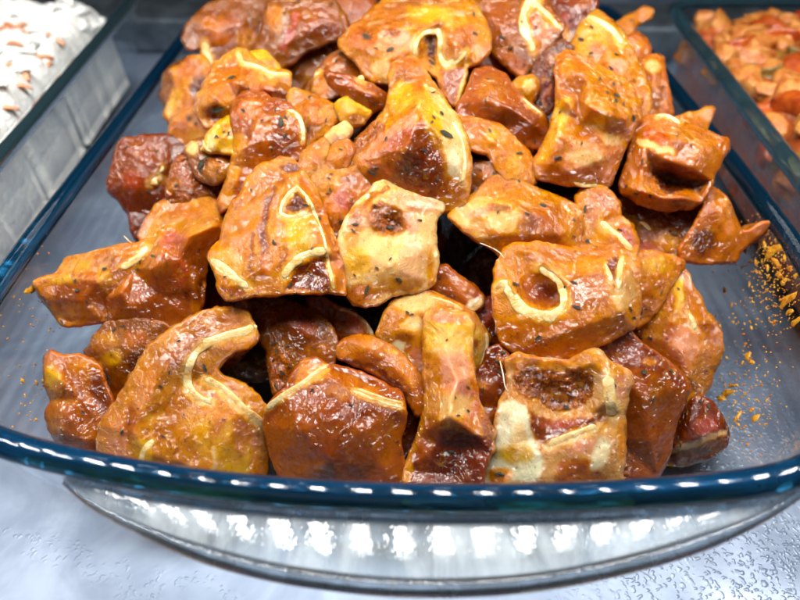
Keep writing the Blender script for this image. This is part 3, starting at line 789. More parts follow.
X('knobbly pale chunk behind the tall centre front chunk', .195, 'PT',
  [(378,335,-8),(385,312,-10),(395,301,-12),(410,293,-14),(426,291,-14),(443,297,-12),(461,306,-12),(474,315,-10),(484,328,-8),(489,338,-8),(487,353,-8),(482,368,-8),(474,381,-8),(440,392,-4),(425,390,-6),(414,370,-8),(402,357,-8),(388,348,-8)],
  [(400,315,4),(392,330,4),(425,310,4),(415,335,10),(418,355,6),(480,340,4),(405,345,2)],
  [('b',415,302,26,12,'C',.7),('b',400,325,14,14,'YO',.5),('b',412,325,12,10,'C',.7),('b',398,345,9,5,'W',.7),('b',418,360,8,16,'P',.8),('b',393,318,5,12,'O',.5),('b',478,350,8,26,'Y',.9),('b',476,345,4,8,'OR',.7),('b',405,338,10,6,'OR',.4)],
  [([(486,333),(486,346),(482,360),(475,376)],4.5),([(432,298),(448,303),(462,310)],3)], [(447,296,4)], T=70)
X('orange marinated sliver with a white corner in the dark gap below the pale hollowed chunk', .204, 'OR',
  [(432,292,-10),(436,268,-8),(446,266,-8),(460,277,-6),(474,289,-4),(483,297,-4),(481,308,-6),(466,314,-8),(447,308,-10)],
  [(455,290,4),(470,302,4)],
  [('b',455,288,18,14,'O',.6),('b',452,297,9,4,'R',.7,20),('b',474,304,8,6,'W',.7)], [([(481,298),(477,306),(463,311)],5)], [], T=55)
X('purple red lump of lean between the ring chunk and the pale knobbly chunk', .207, 'R',
  [(468,310,-6),(482,300,-6),(498,298,-6),(506,315,-6),(504,345,-8),(492,345,-8),(486,335,-4),(478,325,-4)],
  [(490,318,6)], [('b',490,315,14,16,'LV',.5),('b',488,330,8,8,'R',.6)], [], [], T=50)
X('dark wet lean chunk with a shiny crumpled top in front of the triangular ring chunk', .195, 'B',
  [(243,297,-8),(257,297,-10),(282,300,-12),(300,306,-12),(318,314,-8),(334,330,-6),(337,352,-6),(333,364,-8),(322,372,-8),(308,374,-8),(296,376,-8),(283,386,-8),(275,394,-8),(271,380,-8),(267,350,-8),(259,340,-8),(254,327,-8),(247,315,-8)],
  [(270,318,2),(290,325,8),(310,335,10),(325,350,6),(290,350,6),(280,370,0),(262,310,-2)],
  [('b',300,330,30,22,'RB',.65,30),('b',300,322,20,9,'LV',.35,30),('b',265,310,18,12,'PK',.8),('b',318,352,16,12,'O',.4),('b',280,372,14,20,'PK',.9),('b',300,330,10,5,'R',.4)],
  [], [(288,346,5,.2),(282,373,7,.6),(287,380,5,2),(276,386,5),(290,366,4)], T=70)
X('brown skin fold with a thin white cartilage rim beside the dark wet lean chunk', .199, 'O',
  [(306,300,-8),(320,296,-8),(336,307,-6),(352,312,-6),(365,322,-8),(374,337,-8),(366,346,-6),(350,347,-4),(338,354,-4),(328,340,-4),(318,318,-6)],
  [(335,325,4),(350,332,4)],
  [('b',340,322,20,10,'B',.6,35),('b',356,328,12,8,'P',.5,40),('b',345,342,18,6,'O',.8)], [([(338,309),(352,313),(364,322),(373,337)],3.6)], [], T=60)
X('curved orange flap of skin above the striped front skin chunk', .189, 'O',
  [(334,350,-6),(345,340,-6),(358,336,-6),(374,337,-6),(390,345,-6),(405,357,-6),(417,372,-6),(425,390,-6),(428,410,-8),(418,416,-8),(410,403,-8),(397,389,-8),(376,373,-8),(352,363,-8),(338,358,-6)],
  [(365,348,6),(390,362,6),(408,382,6),(418,400,2)],
  [('s',[(340,350),(372,343),(398,358),(416,384)],11,'YO',.6),('s',[(345,360),(380,372),(405,396)],6,'R',.8),('b',392,352,8,3,'Y',.8)], [], [], T=45)
X('dark crusty meat wedged between the skin chunk and the tall centre front chunk', .193, 'RB',
  [(396,394,-6),(412,400,-6),(428,404,-6),(428,425,-8),(420,445,-8),(412,470,-8),(400,480,-8),(396,450,-8),(398,425,-6)], [(412,420,4)],
  [('b',404,425,8,16,'PK',.9),('b',412,440,8,14,'R',.5)], [], [], T=60)
X('dark red strip of skin squeezed between the tall centre chunk and the bone chunk', .188, 'R',
  [(472,380,-6),(482,366,-6),(489,350,-6),(498,345,-6),(508,355,-6),(512,375,-6),(510,395,-6),(502,408,-6),(498,425,-6),(492,460,-6),(480,450,-6),(476,405,-6)], [(488,390,6),(486,420,6)],
  [('b',488,400,10,26,'OR',.5),('b',482,385,6,6,'YO',.9),('b',502,360,6,9,'PK',.8),('b',486,432,7,12,'PK',.7)], [], [(498,362,7,.5),(503,352,6,.2)], T=55)
X('tan block on the left with a glossy top and a smooth orange front face', .206, 'O',
  [(139,236,-14),(146,222,-18),(157,204,-24),(178,198,-28),(205,197,-28),(226,208,-20),(224,226,-8),(210,246,-8),(205,270,-10),(202,305,-12),(192,323,-12),(167,327,-10),(150,321,-6),(128,320,-6),(112,322,-8),(99,318,-10),(99,301,-8),(112,288,-6),(135,268,-4),(150,252,-4)],
  [(163,250,10),(188,236,12),(210,226,6),(150,268,12),(120,292,8),(180,260,8),(195,285,2),(160,295,4),(130,306,4),(172,240,-4),(190,218,-12),(160,225,-12)],
  [('f',[(139,237),(155,202),(205,196),(226,208),(222,224),(190,236),(160,252)],'PT',.8),('b',145,228,6,14,'P',.8,25),('b',178,210,20,8,'O',.7),('b',172,240,18,9,'LV',.75,-15),('f',[(104,300),(150,266),(190,240),(222,226),(205,260),(200,322),(110,320)],'OR',.75),('b',170,285,24,14,'R',.35,-10),('b',180,272,9,16,'LV',.4),('b',195,300,6,20,'YO',.6),('b',125,312,22,6,'O',.7),('s',[(112,296),(150,268),(190,242)],6,'O',.7)],  # front painted darker below the ridge, lavender sheen painted on top
  [], [(153,256,5,.2),(137,269,5,.3)], T=75, rough=.8)
X('pointed yellow chunk sticking out furthest to the left over bare glass', .207, 'YO',
  [(34,282,10),(47,277,6),(57,275,4),(67,259,-2),(82,256,-4),(102,251,-6),(127,245,-8),(148,241,-8),(158,250,-6),(155,268,-6),(128,288,-6),(112,302,-8),(104,322,-8),(80,325,-6),(63,326,-4),(57,317,-2),(45,299,4)],
  [(70,278,8),(100,280,8),(120,265,4),(80,300,8),(140,255,2)],
  [('f',[(50,285),(72,280),(100,282),(108,300),(100,322),(62,322)],'OR',.75),('b',80,312,24,7,'YO',.7),('b',75,266,18,9,'Y',.35),('b',112,265,12,14,'PK',.45),('b',105,275,8,14,'C',.5),('b',60,280,14,5,'Y',.6)],
  [([(121,268),(130,263),(139,257),(147,247)],6.5)], [(62,322,6,1),(140,262,4),(126,285,5,.2)], T=60)
X('small chunk tucked under the glossy tan block at the left', .204, 'B',
  [(85,353,-8),(95,336,-8),(105,325,-10),(125,320,-10),(160,322,-10),(175,330,-10),(165,350,-8),(148,372,-8),(135,398,-8),(120,414,-8),(111,412,-8),(111,392,-8),(110,376,-8),(104,368,-8),(95,365,-8)],
  [(110,345,8),(130,345,8),(120,375,6)],
  [('b',105,342,14,12,'PT',.8),('b',112,358,10,8,'Y',.85),('b',135,340,14,12,'O',.7),('b',140,365,14,20,'RB',.7),('b',116,395,6,16,'OR',.5)], [], [], T=60)
X('narrow orange strip with yellow fat edge lowest at the left of the heap', .193, 'O',
  [(52,352,-10),(62,357,-10),(82,356,-10),(100,367,-8),(107,387,-8),(112,400,-8),(115,415,-8),(112,440,-8),(108,470,-8),(92,468,-8),(67,451,-8),(57,441,-8),(49,427,-8),(46,417,-8),(52,400,-8),(47,387,-8),(45,370,-8),(47,357,-10)],
  [(60,380,6),(72,378,0),(80,400,4),(66,415,8),(85,440,6),(95,395,-2),(60,432,6)],
  [('b',54,382,9,20,'Y',.75,-10),('b',58,388,6,8,'YO',.6),('b',57,428,9,14,'YO',.8),('s',[(62,362),(75,385),(90,420)],7,'OR',.7),('b',100,395,8,24,'R',.7,-15),('b',72,425,14,18,'OR',.4),('b',84,365,14,5,'YO',.7),('b',90,450,14,9,'OR',.7)],
  [], [(83,413,4)], T=55)
X('plain dark red piece of skin by the left rim with a yellow dab of fat', .243, 'R',
  [(121,140,-8),(145,137,-8),(170,135,-10),(185,145,-8),(197,152,-8),(200,170,-8),(190,190,-8),(172,205,-8),(158,210,-8),(148,226,-8),(138,241,-10),(132,231,-8),(130,213,-8),(120,200,-8),(108,188,-8),(112,168,-8)],
  [(140,160,8),(135,185,8),(160,165,6),(150,195,4),(175,165,0)],
  [('b',145,165,40,30,'OR',.5),('b',135,180,14,10,'LV',.4),('b',178,165,10,14,'RB',.5)], [([(150,184),(156,178),(162,180)],8),([(159,172),(163,166)],5)], [], T=50, rough=.6)
X('tan skin chunk at upper left with a white zigzag cartilage edge', .222, 'PT',
  [(195,109,-8),(198,95,-8),(208,80,-12),(214,67,-16),(224,58,-20),(237,50,-22),(246,51,-22),(262,64,-20),(275,69,-18),(290,73,-16),(289,92,-8),(290,106,-6),(282,104,-6),(270,98,-4),(255,93,-4),(243,94,-4),(236,100,-4),(232,114,-6),(220,122,-8),(207,127,-8),(199,119,-8)],
  [(242,64,-6),(258,72,-4),(272,79,-4),(225,80,-2),(215,95,8),(240,84,8),(265,88,6),(282,90,4),(225,105,6)],
  [('b',230,78,26,16,'OR',.5,-30),('b',235,74,30,9,'O',.5,-20),('b',214,112,12,9,'R',.8),('b',262,90,16,8,'LV',.55),('b',281,92,7,12,'R',.6),('f',[(240,52),(260,63),(276,70),(262,68)],'YO',.9),('b',222,88,20,9,'P',.4,-40)],
  [([(238,52),(241,62),(252,66),(262,69),(271,74),(281,75),(289,74)],4.2)],
  [(231,77,8,-.3),(217,110,13,-.25)], T=70)
X('wet reddish chunk with a cream right edge just under the zigzag edged skin chunk', .210, 'OR',
  [(232,118,-8),(235,104,-10),(243,93,-12),(255,92,-12),(275,99,-10),(290,107,-8),(300,118,-8),(304,131,-8),(303,146,-10),(299,160,-12),(285,162,-14),(270,162,-14),(258,168,-14),(250,178,-12),(240,192,-10),(228,207,-10),(221,212,-10),(218,205,-10),(225,185,-8),(232,165,-8),(235,146,-8)],
  [(248,104,4),(262,115,8),(285,122,6),(278,145,2),(255,140,8),(240,150,6),(235,180,4),(296,130,2)],
  [('b',250,108,14,12,'P',.7),('b',283,147,14,16,'R',.7),('b',290,120,8,10,'O',.6),('s',[(240,140),(236,165),(226,195)],12,'PT',.9),('b',258,150,14,18,'O',.5),('b',225,200,8,10,'YO',.7),('b',262,125,12,10,'YO',.4)],
  [([(288,110),(297,116),(302,128),(303,142)],4.5)], [(281,122,10,1.6),(286,117,5,.8),(243,110,5,.6),(262,120,3)], T=70)
X('small glossy yellow cube of fat left of the wet reddish chunk', .214, 'Y',
  [(203,148,-6),(208,135,-6),(218,124,-6),(230,116,-6),(238,122,-6),(238,142,-6),(234,154,-6),(222,152,-6),(211,152,-6)],
  [(222,135,8),(215,145,5)], [('b',212,142,6,10,'C',.8),('b',228,128,8,8,'YO',.5)], [([(203,140),(206,147),(212,152)],3)], [], T=45)
X('small mottled nub with a cream tip below the yellow fat cube', .217, 'B',
  [(186,150,-6),(194,141,-6),(203,139,-6),(210,150,-6),(228,152,-6),(235,165,-6),(226,178,-6),(212,184,-6),(199,178,-6),(192,165,-6)],
  [(215,165,8),(200,155,4)], [('b',193,148,7,8,'C',.9),('b',215,170,14,8,'PT',.6),('b',222,158,9,7,'O',.7)], [], [(201,164,10,2),(206,158,4)], T=50)
X('rough orange granular lump behind the glossy tan block', .221, 'PK',
  [(166,192,-8),(172,172,-8),(180,158,-8),(192,158,-8),(205,178,-8),(222,180,-8),(230,200,-8),(226,215,-8),(205,215,-8),(175,212,-8)],
  [(190,185,6),(210,195,6)], [('b',185,175,10,14,'OR',.6),('b',172,185,6,9,'PT',.6),('b',205,195,12,8,'O',.5)], [], [], T=55)
X('curled orange edged chunk at the far left of the heap, blurred', .262, 'YO',
  [(165,115,-8),(171,95,-8),(177,85,-8),(171,70,-8),(180,67,-8),(188,57,-8),(205,58,-8),(214,75,-8),(206,98,-8),(196,112,-6),(184,114,-6),(170,122,-8)],
  [(185,85,6),(190,100,4)], [('b',176,100,8,14,'Y',.6),('b',190,70,12,12,'O',.8),('b',200,88,10,14,'RB',.85),('b',170,112,5,7,'C',.7)], [], [], T=60)
X('soft yellow orange chunk between the red skin piece and the tan zigzag edged chunk', .246, 'YO',
  [(171,137,-8),(172,120,-8),(186,111,-8),(197,107,-8),(206,122,-8),(214,132,-8),(210,145,-8),(196,152,-8),(180,147,-8)],
  [(190,125,6)], [('b',195,118,10,8,'B',.6),('b',180,128,9,8,'O',.8),('b',197,135,8,6,'C',.5)], [], [], T=50)
X('brown chunk with a cream streak in the far upper left corner of the heap', .282, 'B',
  [(183,40,-8),(188,25,-8),(200,12,-8),(215,2,-8),(235,-8,-8),(262,-8,-8),(272,8,-8),(264,28,-8),(258,46,-8),(245,54,-8),(226,60,-8),(214,72,-8),(205,62,-8),(202,48,-8),(190,50,-8)],
  [(215,30,8),(240,25,8)], [('b',225,30,26,20,'OR',.6),('b',215,25,14,9,'O',.7),('b',246,40,10,12,'YO',.8),('b',222,38,10,8,'P',.4)], [([(205,42),(206,52),(212,64)],7)], [], T=70)
X('dark brown chunk with a grey lilac shine near the top left of the heap', .262, 'B',
  [(256,50,-10),(262,30,-10),(268,5,-10),(280,-8,-10),(330,-8,-10),(340,10,-8),(349,25,-8),(345,36,-8),(322,44,-8),(302,52,-8),(290,64,-8),(276,70,-8),(262,64,-8)],
  [(290,20,8),(310,30,10),(330,20,4),(282,45,6)], [('b',315,22,26,20,'OR',.55),('b',275,20,9,14,'YO',.9),('s',[(296,16),(292,32),(284,46)],7,'LV',.8),('b',325,32,18,9,'R',.6)], [], [], T=70)  # grey lilac highlight painted as a colour stroke
X('small yellow crumb of fat beside the grey lilac shine chunk', .232, 'Y',
  [(248,58,-6),(252,52,-6),(262,52,-6),(272,58,-6),(280,70,-6),(272,74,-6),(260,68,-6)], [(264,62,4)], [('b',268,64,10,5,'YO',.6)], [], [], T=30)
X('tan chunk with a clipped corner behind the wet reddish chunk', .218, 'PT',
  [(288,96,-6),(292,90,-8),(307,94,-8),(322,100,-8),(337,109,-8),(336,120,-8),(326,133,-8),(313,141,-8),(304,148,-8),(300,130,-8),(293,112,-6)],
  [(310,108,8),(315,122,8)], [('b',310,105,16,9,'O',.6),('b',312,125,10,10,'B',.6),('b',318,118,7,7,'P',.5)], [], [(309,97,4)], T=60)
X('brown fold of skin with a pale lip under the U cartilage chunk on its left', .240, 'B',
  [(308,100,-6),(314,80,-6),(325,62,-6),(338,51,-8),(352,52,-8),(364,68,-8),(372,84,-8),(366,95,-6),(345,92,-6),(325,100,-6)],
  [(335,68,6),(350,75,6)], [('b',335,64,12,10,'O',.6),('b',322,85,8,14,'YO',.7),('b',355,68,10,8,'OR',.5)], [([(314,78),(320,72)],4)], [(340,53,4)], T=55)
X('flat reddish strip of skin lying left of the peaked centre chunk', .222, 'OR',
  [(327,74,-8),(350,77,-8),(370,85,-8),(386,95,-8),(384,106,-8),(370,113,-8),(357,106,-8),(342,94,-8),(330,84,-8)],
  [(348,86,4),(368,95,6)], [('b',365,98,16,9,'R',.6,25),('b',362,88,22,3,'P',.5,22)], [([(358,77),(364,80)],6)], [], T=40, rough=.6)
X('lumpy yellow fat under the flat reddish strip', .217, 'Y',
  [(336,106,-6),(345,98,-6),(358,106,-6),(371,113,-6),(362,124,-6),(350,128,-6),(340,120,-6)], [(352,114,6)], [('b',345,110,8,9,'C',.5),('b',358,118,8,5,'O',.6)], [], [], T=40)
X('cream nugget of fat on the heap just left of the spice crusted peak', .210, 'C',
  [(325,142,-5),(334,129,-5),(345,124,-5),(351,131,-5),(346,140,-5),(335,146,-5)], [(338,135,5)], [('b',335,138,6,4,'P',.5)], [], [], T=30)
X('smooth orange nub below the cream fat nugget', .207, 'O',
  [(324,160,-6),(327,150,-6),(336,144,-6),(348,140,-6),(354,150,-6),(346,166,-6),(335,176,-6),(326,172,-6)], [(338,156,6)], [('b',338,155,9,9,'YO',.5)], [], [(341,149,4)], T=45)
X('tan tongue shaped slice above the triangular ring chunk', .206, 'PT',
  [(298,168,-6),(303,156,-6),(312,146,-6),(325,139,-6),(328,152,-6),(322,168,-6),(314,186,-6),(306,182,-6)], [(314,160,5)], [('b',316,156,8,14,'O',.5)], [], [], T=40)
X('purple pink wet lean chunk left of the tan hollowed chunk', .204, 'PT',
  [(306,182,-8),(316,168,-8),(330,165,-8),(346,168,-8),(358,165,-8),(372,180,-8),(380,195,-8),(362,206,-8),(350,222,-8),(346,245,-8),(342,262,-8),(332,240,-8),(320,205,-8)],
  [(335,185,6),(345,205,6),(335,220,6)], [('b',345,200,14,14,'LV',.7),('b',330,205,8,14,'P',.5),('b',358,182,16,12,'O',.7),('b',338,235,8,20,'PK',.55),('b',350,180,10,6,'R',.5)], [], [(330,190,5)], T=60)
X('tall peaked chunk in the upper middle with yellow fat', .206, 'PT',
  [(391,90,-14),(389,76,-18),(396,62,-22),(410,57,-24),(420,62,-20),(429,78,-18),(442,98,-16),(457,118,-14),(467,138,-12),(470,160,-12),(468,190,-14),(464,206,-16),(445,212,-14),(420,206,-10),(400,201,-10),(372,191,-10),(355,179,-12),(343,166,-12),(347,152,-12),(358,140,-12),(372,126,-12),(386,112,-12)],
  [(410,78,-8),(420,100,8),(418,112,14),(413,130,20),(406,152,18),(430,125,14),(445,140,8),(455,165,4),(425,160,10),(390,130,6),(375,150,4),(365,165,2),(395,175,4),(430,185,4),(400,100,-2)],
  [('f',[(390,86),(396,62),(410,58),(424,70),(430,85),(418,92),(405,84),(394,98)],'O',.9),('b',403,80,10,14,'B',.5),('b',403,96,12,16,'Y',.95,30),('f',[(424,80),(445,100),(466,135),(469,190),(455,185),(440,140),(424,105)],'C',.75),('b',430,115,10,26,'Y',.6,-25),('b',455,165,8,22,'W',.7),('b',448,190,12,14,'YO',.7),('f',[(372,140),(400,118),(415,108),(416,128),(405,150),(380,158),(356,164)],'P',.8),('b',400,140,22,8,'LV',.6,-25),('f',[(346,166),(380,158),(408,148),(420,112),(428,135),(440,160),(450,195),(420,205),(372,190)],'OR',.8),('b',418,165,26,22,'R',.9),('b',430,178,14,14,'RB',.35),('b',372,130,14,8,'PK',1,-30),('b',362,143,12,6,'PK',.8,-30),('b',385,160,18,5,'O',.7,-15),('b',360,170,10,8,'YO',.8)],  # shaded lower centre painted in dark red
  [([(452,122),(461,140),(464,160),(461,182)],5)],
  [(447,134,14,.55),(434,117,5,.9),(372,173,9,.5),(442,113,5,.8),(432,122,4),(345,150,5),(376,168,5)], T=88)
X('broad top chunk with a white U shaped cartilage around a dark slot', .232, 'PT',
  [(340,40,-6),(352,28,-8),(368,14,-12),(382,3,-16),(400,-8,-18),(455,-8,-18),(472,2,-14),(484,20,-10),(490,38,-10),(488,52,-10),(478,62,-8),(466,66,-8),(464,85,-10),(455,106,-12),(446,97,-12),(438,78,-10),(425,68,-6),(412,64,-6),(398,72,-6),(388,83,-8),(374,81,-8),(362,68,-8),(350,56,-8),(341,48,-8)],
  [(370,40,8),(395,25,6),(385,60,10),(410,50,10),(420,30,8),(445,20,4),(455,45,12),(431,50,-10),(432,40,-8),(470,30,4),(455,66,0),(455,85,-2),(360,45,6),(405,10,-4)],
  [('b',380,20,34,16,'OR',.5,-25),('b',420,2,26,6,'R',.5),('b',430,13,24,9,'Y',.6),('b',362,40,16,12,'LV',.45),('b',395,40,24,16,'P',.7),('b',382,68,12,12,'C',.8),('b',392,32,7,5,'PK',.8),('b',366,36,6,5,'PK',.7),('f',[(427,38),(434,38),(435,66),(428,66)],'DK',.95),('b',462,30,18,22,'O',.8),('b',480,35,8,18,'YO',.7),('b',455,20,16,9,'C',.4),('f',[(440,70),(466,64),(462,88),(455,106),(445,95)],'OR',.8),('s',[(466,66),(462,85),(456,104)],3.5,'C',.9)],  # shade inside the slot painted dark
  [([(414,58),(414,46),(419,36),(428,30),(438,31),(442,40),(441,54),(447,65),(457,60),(466,51)],6.5),([(388,80),(387,74),(391,70)],8)],
  [(390,49,8,-.4),(366,36,8,.6),(474,14,5),(384,36,3)], T=85)
X('dark brown chunk at the top with a yellow fat crescent round a brown middle', .242, 'B',
  [(472,-8,-10),(540,-8,-10),(553,12,-8),(564,26,-8),(557,38,-8),(545,53,-8),(537,58,-8),(532,68,-8),(522,77,-10),(510,69,-10),(495,56,-10),(489,42,-8),(482,20,-8)],
  [(500,25,8),(515,50,8),(530,15,6),(545,30,4),(508,62,2)],
  [('b',500,20,22,26,'OR',.55),('f',[(524,5),(535,-4),(553,14),(562,26),(548,42),(538,54),(528,42)],'O',.9),('b',545,22,10,8,'YO',.7),('b',538,30,8,10,'O',.7),('f',[(494,50),(505,48),(528,64),(522,76),(508,68)],'P',.5)],
  [([(538,-2),(530,4),(524,16),(525,30),(530,42),(533,52)],7),([(533,2),(546,14),(558,26)],4)], [(502,37,6,.5)], T=75)
X('smooth reddish brown skin block in the dark hollow right of the peaked chunk', .222, 'OR',
  [(475,71,-12),(487,67,-14),(505,75,-12),(512,87,-10),(525,100,-8),(543,115,-6),(547,132,-8),(541,148,-12),(525,146,-12),(510,137,-10),(500,126,-10),(475,121,-10),(458,115,-10),(459,105,-12),(467,92,-12)],
  [(490,85,4),(485,100,10),(510,108,10),(530,122,6),(500,118,4)],
  [('b',515,120,30,14,'R',.5,25),('b',490,90,14,14,'PT',.4),('b',485,108,20,8,'O',.4)], [([(522,98),(532,107),(542,114)],2.5)], [], T=75, rough=.7)
X('cream scrap of fat caught behind the smooth reddish block', .228, 'PT',
  [(511,88,-6),(519,80,-6),(533,76,-6),(538,88,-6),(532,103,-6),(521,98,-6)], [(525,88,5)], [('b',528,86,7,8,'C',.8)], [], [], T=35)
X('dark shreds of lean in the gap left of the tall golden chunk', .234, 'RB',
  [(532,78,-6),(540,60,-6),(548,48,-6),(562,42,-6),(574,46,-6),(564,62,-6),(560,80,-6),(558,98,-6),(549,114,-6),(540,114,-6),(533,98,-6)], [(550,75,5)],
  [('b',545,90,8,16,'LV',.3),('b',555,60,9,9,'B',.7),('s',[(552,84),(545,96),(541,106)],3,'P',.6)], [], [], T=50)
X('dark red lump at the top edge between the fat crescent chunk and the golden chunk', .268, 'R',
  [(540,-8,-8),(598,-8,-8),(596,8,-8),(586,18,-8),(580,32,-8),(570,44,-8),(560,34,-8),(550,14,-8)], [(570,8,6)],
  [('b',580,2,14,9,'OR',.6),('b',564,22,7,12,'LV',.4),('b',566,34,5,6,'PT',.8)], [], [], T=60)
X('orange yellow strip of fat below the smooth reddish block', .215, 'YO',
  [(456,116,-6),(475,119,-6),(500,126,-6),(515,140,-6),(526,152,-6),(535,165,-6),(535,182,-6),(522,186,-6),(506,182,-6),(497,168,-6),(490,154,-6),(475,150,-6),(464,140,-6)],
  [(480,132,4),(503,148,6),(518,168,6)], [('b',475,130,20,10,'O',.7),('b',515,165,12,14,'Y',.4),('b',492,135,6,9,'Y',.5)], [], [(520,153,6,.1)], T=50)
X('brown tucked in slice under the orange yellow fat strip', .216, 'B',
  [(466,168,-6),(478,163,-6),(491,162,-6),(502,176,-6),(500,188,-6),(482,194,-6),(468,200,-6)], [(484,178,5)], [('b',486,175,10,9,'O',.6)], [], [], T=45)
X('smooth tan skin chunk in the middle right with a shiny pale left facet', .205, 'PT',
  [(449,216,-8),(462,203,-12),(476,194,-14),(490,179,-18),(500,173,-20),(515,178,-18),(537,190,-14),(560,198,-12),(584,211,-10),(582,230,-10),(576,252,-12),(550,252,-12),(530,250,-12),(512,252,-10),(503,257,-10),(490,245,-8),(476,239,-8),(463,229,-8)],
  [(478,212,2),(495,205,0),(515,210,8),(525,235,6),(500,235,6),(545,215,6),(560,235,4),(530,195,-4)],
  [('f',[(450,216),(475,196),(510,200),(522,215),(515,232),(495,244),(470,234)],'C',.55),('b',498,236,16,5,'YO',.6,20),('b',548,220,16,10,'P',.5,20),('b',480,212,18,6,'P',.7,-20),('b',500,208,14,5,'B',.7),('b',545,222,24,20,'OR',.5),('b',520,190,24,8,'O',.5,25),('b',530,225,7,12,'R',.4)],
  [], [(543,205,7,.3),(498,212,4)], T=70, rough=.8)
X('yellow chunk with a white diagonal stripe right of the smooth tan skin chunk', .210, 'YO',
  [(576,196,-8),(586,186,-8),(600,186,-8),(610,193,-8),(620,204,-8),(619,215,-8),(630,225,-8),(638,241,-8),(636,256,-8),(615,258,-8),(590,255,-8),(574,252,-8),(580,225,-8)],
  [(598,208,5),(600,230,6),(622,238,4)], [('b',600,200,16,10,'O',.7),('b',626,236,7,14,'LV',.8,-25),('b',595,235,12,14,'Y',.5),('b',590,218,6,20,'OR',.4)],
  [([(601,222),(612,231),(622,240),(632,251)],5)], [(585,208,6,1.8)], T=60)
X('tall golden chunk at the upper right with a skin cap and pale lower face', .212, 'YO',
  [(556,72,-10),(558,57,-14),(567,51,-16),(587,59,-16),(600,69,-16),(620,77,-16),(633,87,-14),(641,100,-12),(639,114,-8),(631,134,-8),(624,148,-10),(615,168,-12),(609,186,-14),(590,187,-12),(575,184,-10),(555,182,-12),(538,178,-14),(534,163,-14),(542,148,-12),(551,130,-10),(557,110,-8),(558,88,-8)],
  [(572,68,2),(590,80,4),(578,98,-2),(588,106,12),(605,112,14),(625,118,8),(610,92,4),(566,100,6),(582,122,0),(605,132,4),(560,135,6),(580,150,4),(600,160,4),(570,172,2),(550,162,2)],
  [('f',[(557,56),(567,51),(588,60),(585,80),(578,104),(562,100),(556,75)],'O',.8),('b',567,68,9,12,'YO',.7),('b',590,165,26,14,'P',.4,10),('f',[(588,62),(620,77),(641,100),(634,118),(605,108),(586,106)],'PT',.75),('b',610,88,20,9,'O',.5,25),('f',[(584,106),(606,110),(636,118),(625,146),(600,138),(584,128)],'YO',.95),('b',605,122,18,8,'Y',.6),('f',[(558,98),(568,100),(562,130),(548,160),(536,166),(544,146)],'Y',.75),('b',566,112,6,18,'C',.6,15),('f',[(580,128),(622,146),(612,176),(590,182),(556,176),(566,150)],'P',.55),('b',585,158,22,9,'C',.75,10),('b',590,138,16,5,'OR',.5,15),('s',[(576,104),(576,120),(590,134)],6,'O',.8),('b',545,172,9,6,'YO',.8),('b',612,140,12,6,'C',.7,20)],
  [([(574,182),(584,185),(596,185),(608,187)],4.5)],
  [(558,158,8,-.2),(617,95,7,.4),(582,143,4,1.7),(634,118,6,1.3),(614,84,4),(624,104,4)], T=82, rough=.8)
X('cream and pink chunk with a pale ridge behind the tall golden chunk', .234, 'PT',
  [(570,50,-8),(576,36,-8),(581,25,-8),(590,15,-8),(598,11,-8),(612,22,-8),(623,33,-8),(631,46,-8),(637,62,-8),(645,80,-8),(650,95,-8),(648,114,-8),(638,116,-6),(625,95,-4),(600,75,-4),(580,64,-6)],
  [(590,40,6),(605,35,4),(610,60,8),(628,75,6)], [('b',592,40,16,16,'C',.5),('b',618,66,12,9,'P',.8),('b',598,50,9,7,'O',.7),('b',640,95,9,12,'O',.8),('b',585,52,9,7,'Y',.5)],
  [([(587,17),(600,23),(612,32),(622,44)],6.5)], [(611,68,6,.8),(617,54,5,.4),(591,53,4),(581,39,6,.2)], T=60)
X('loose orange bits at the back right behind the pink and cream chunk', .244, 'O',
  [(634,62,-8),(648,57,-8),(661,58,-8),(665,75,-8),(668,95,-8),(672,114,-8),(662,120,-8),(648,116,-8),(640,102,-8),(642,85,-8)], [(653,70,6),(655,95,5)],
  [('b',652,66,9,7,'C',.7),('b',648,85,8,7,'PT',.7),('b',658,98,9,12,'B',.6),('b',664,108,5,8,'YO',.6)], [], [], T=50)
X('thin orange point sticking out over the right rim beside the shiny lip chunk', .228, 'PT',
  [(664,124,-6),(676,119,-6),(690,115,-6),(714,107,-4),(709,120,-6),(703,134,-6),(690,134,-6),(674,132,-6)], [(690,122,4)], [('b',698,120,12,7,'O',.6),('b',672,124,10,4,'C',.8)], [], [], T=22)
X('upturned orange shred at the back right corner of the heap', .296, 'YO',
  [(612,27,-4),(628,18,-4),(644,8,-4),(652,10,-4),(650,18,-4),(636,25,-4),(630,36,-4),(618,38,-4)], [(632,20,3)], [('b',640,14,8,6,'O',.6)], [], [], T=20)
X('small orange lump just below the upturned shred', .270, 'O',
  [(626,38,-4),(634,34,-4),(646,40,-4),(650,48,-4),(646,58,-4),(634,60,-4)], [(640,47,4)], [('b',640,44,7,6,'YO',.6)], [], [], T=30)
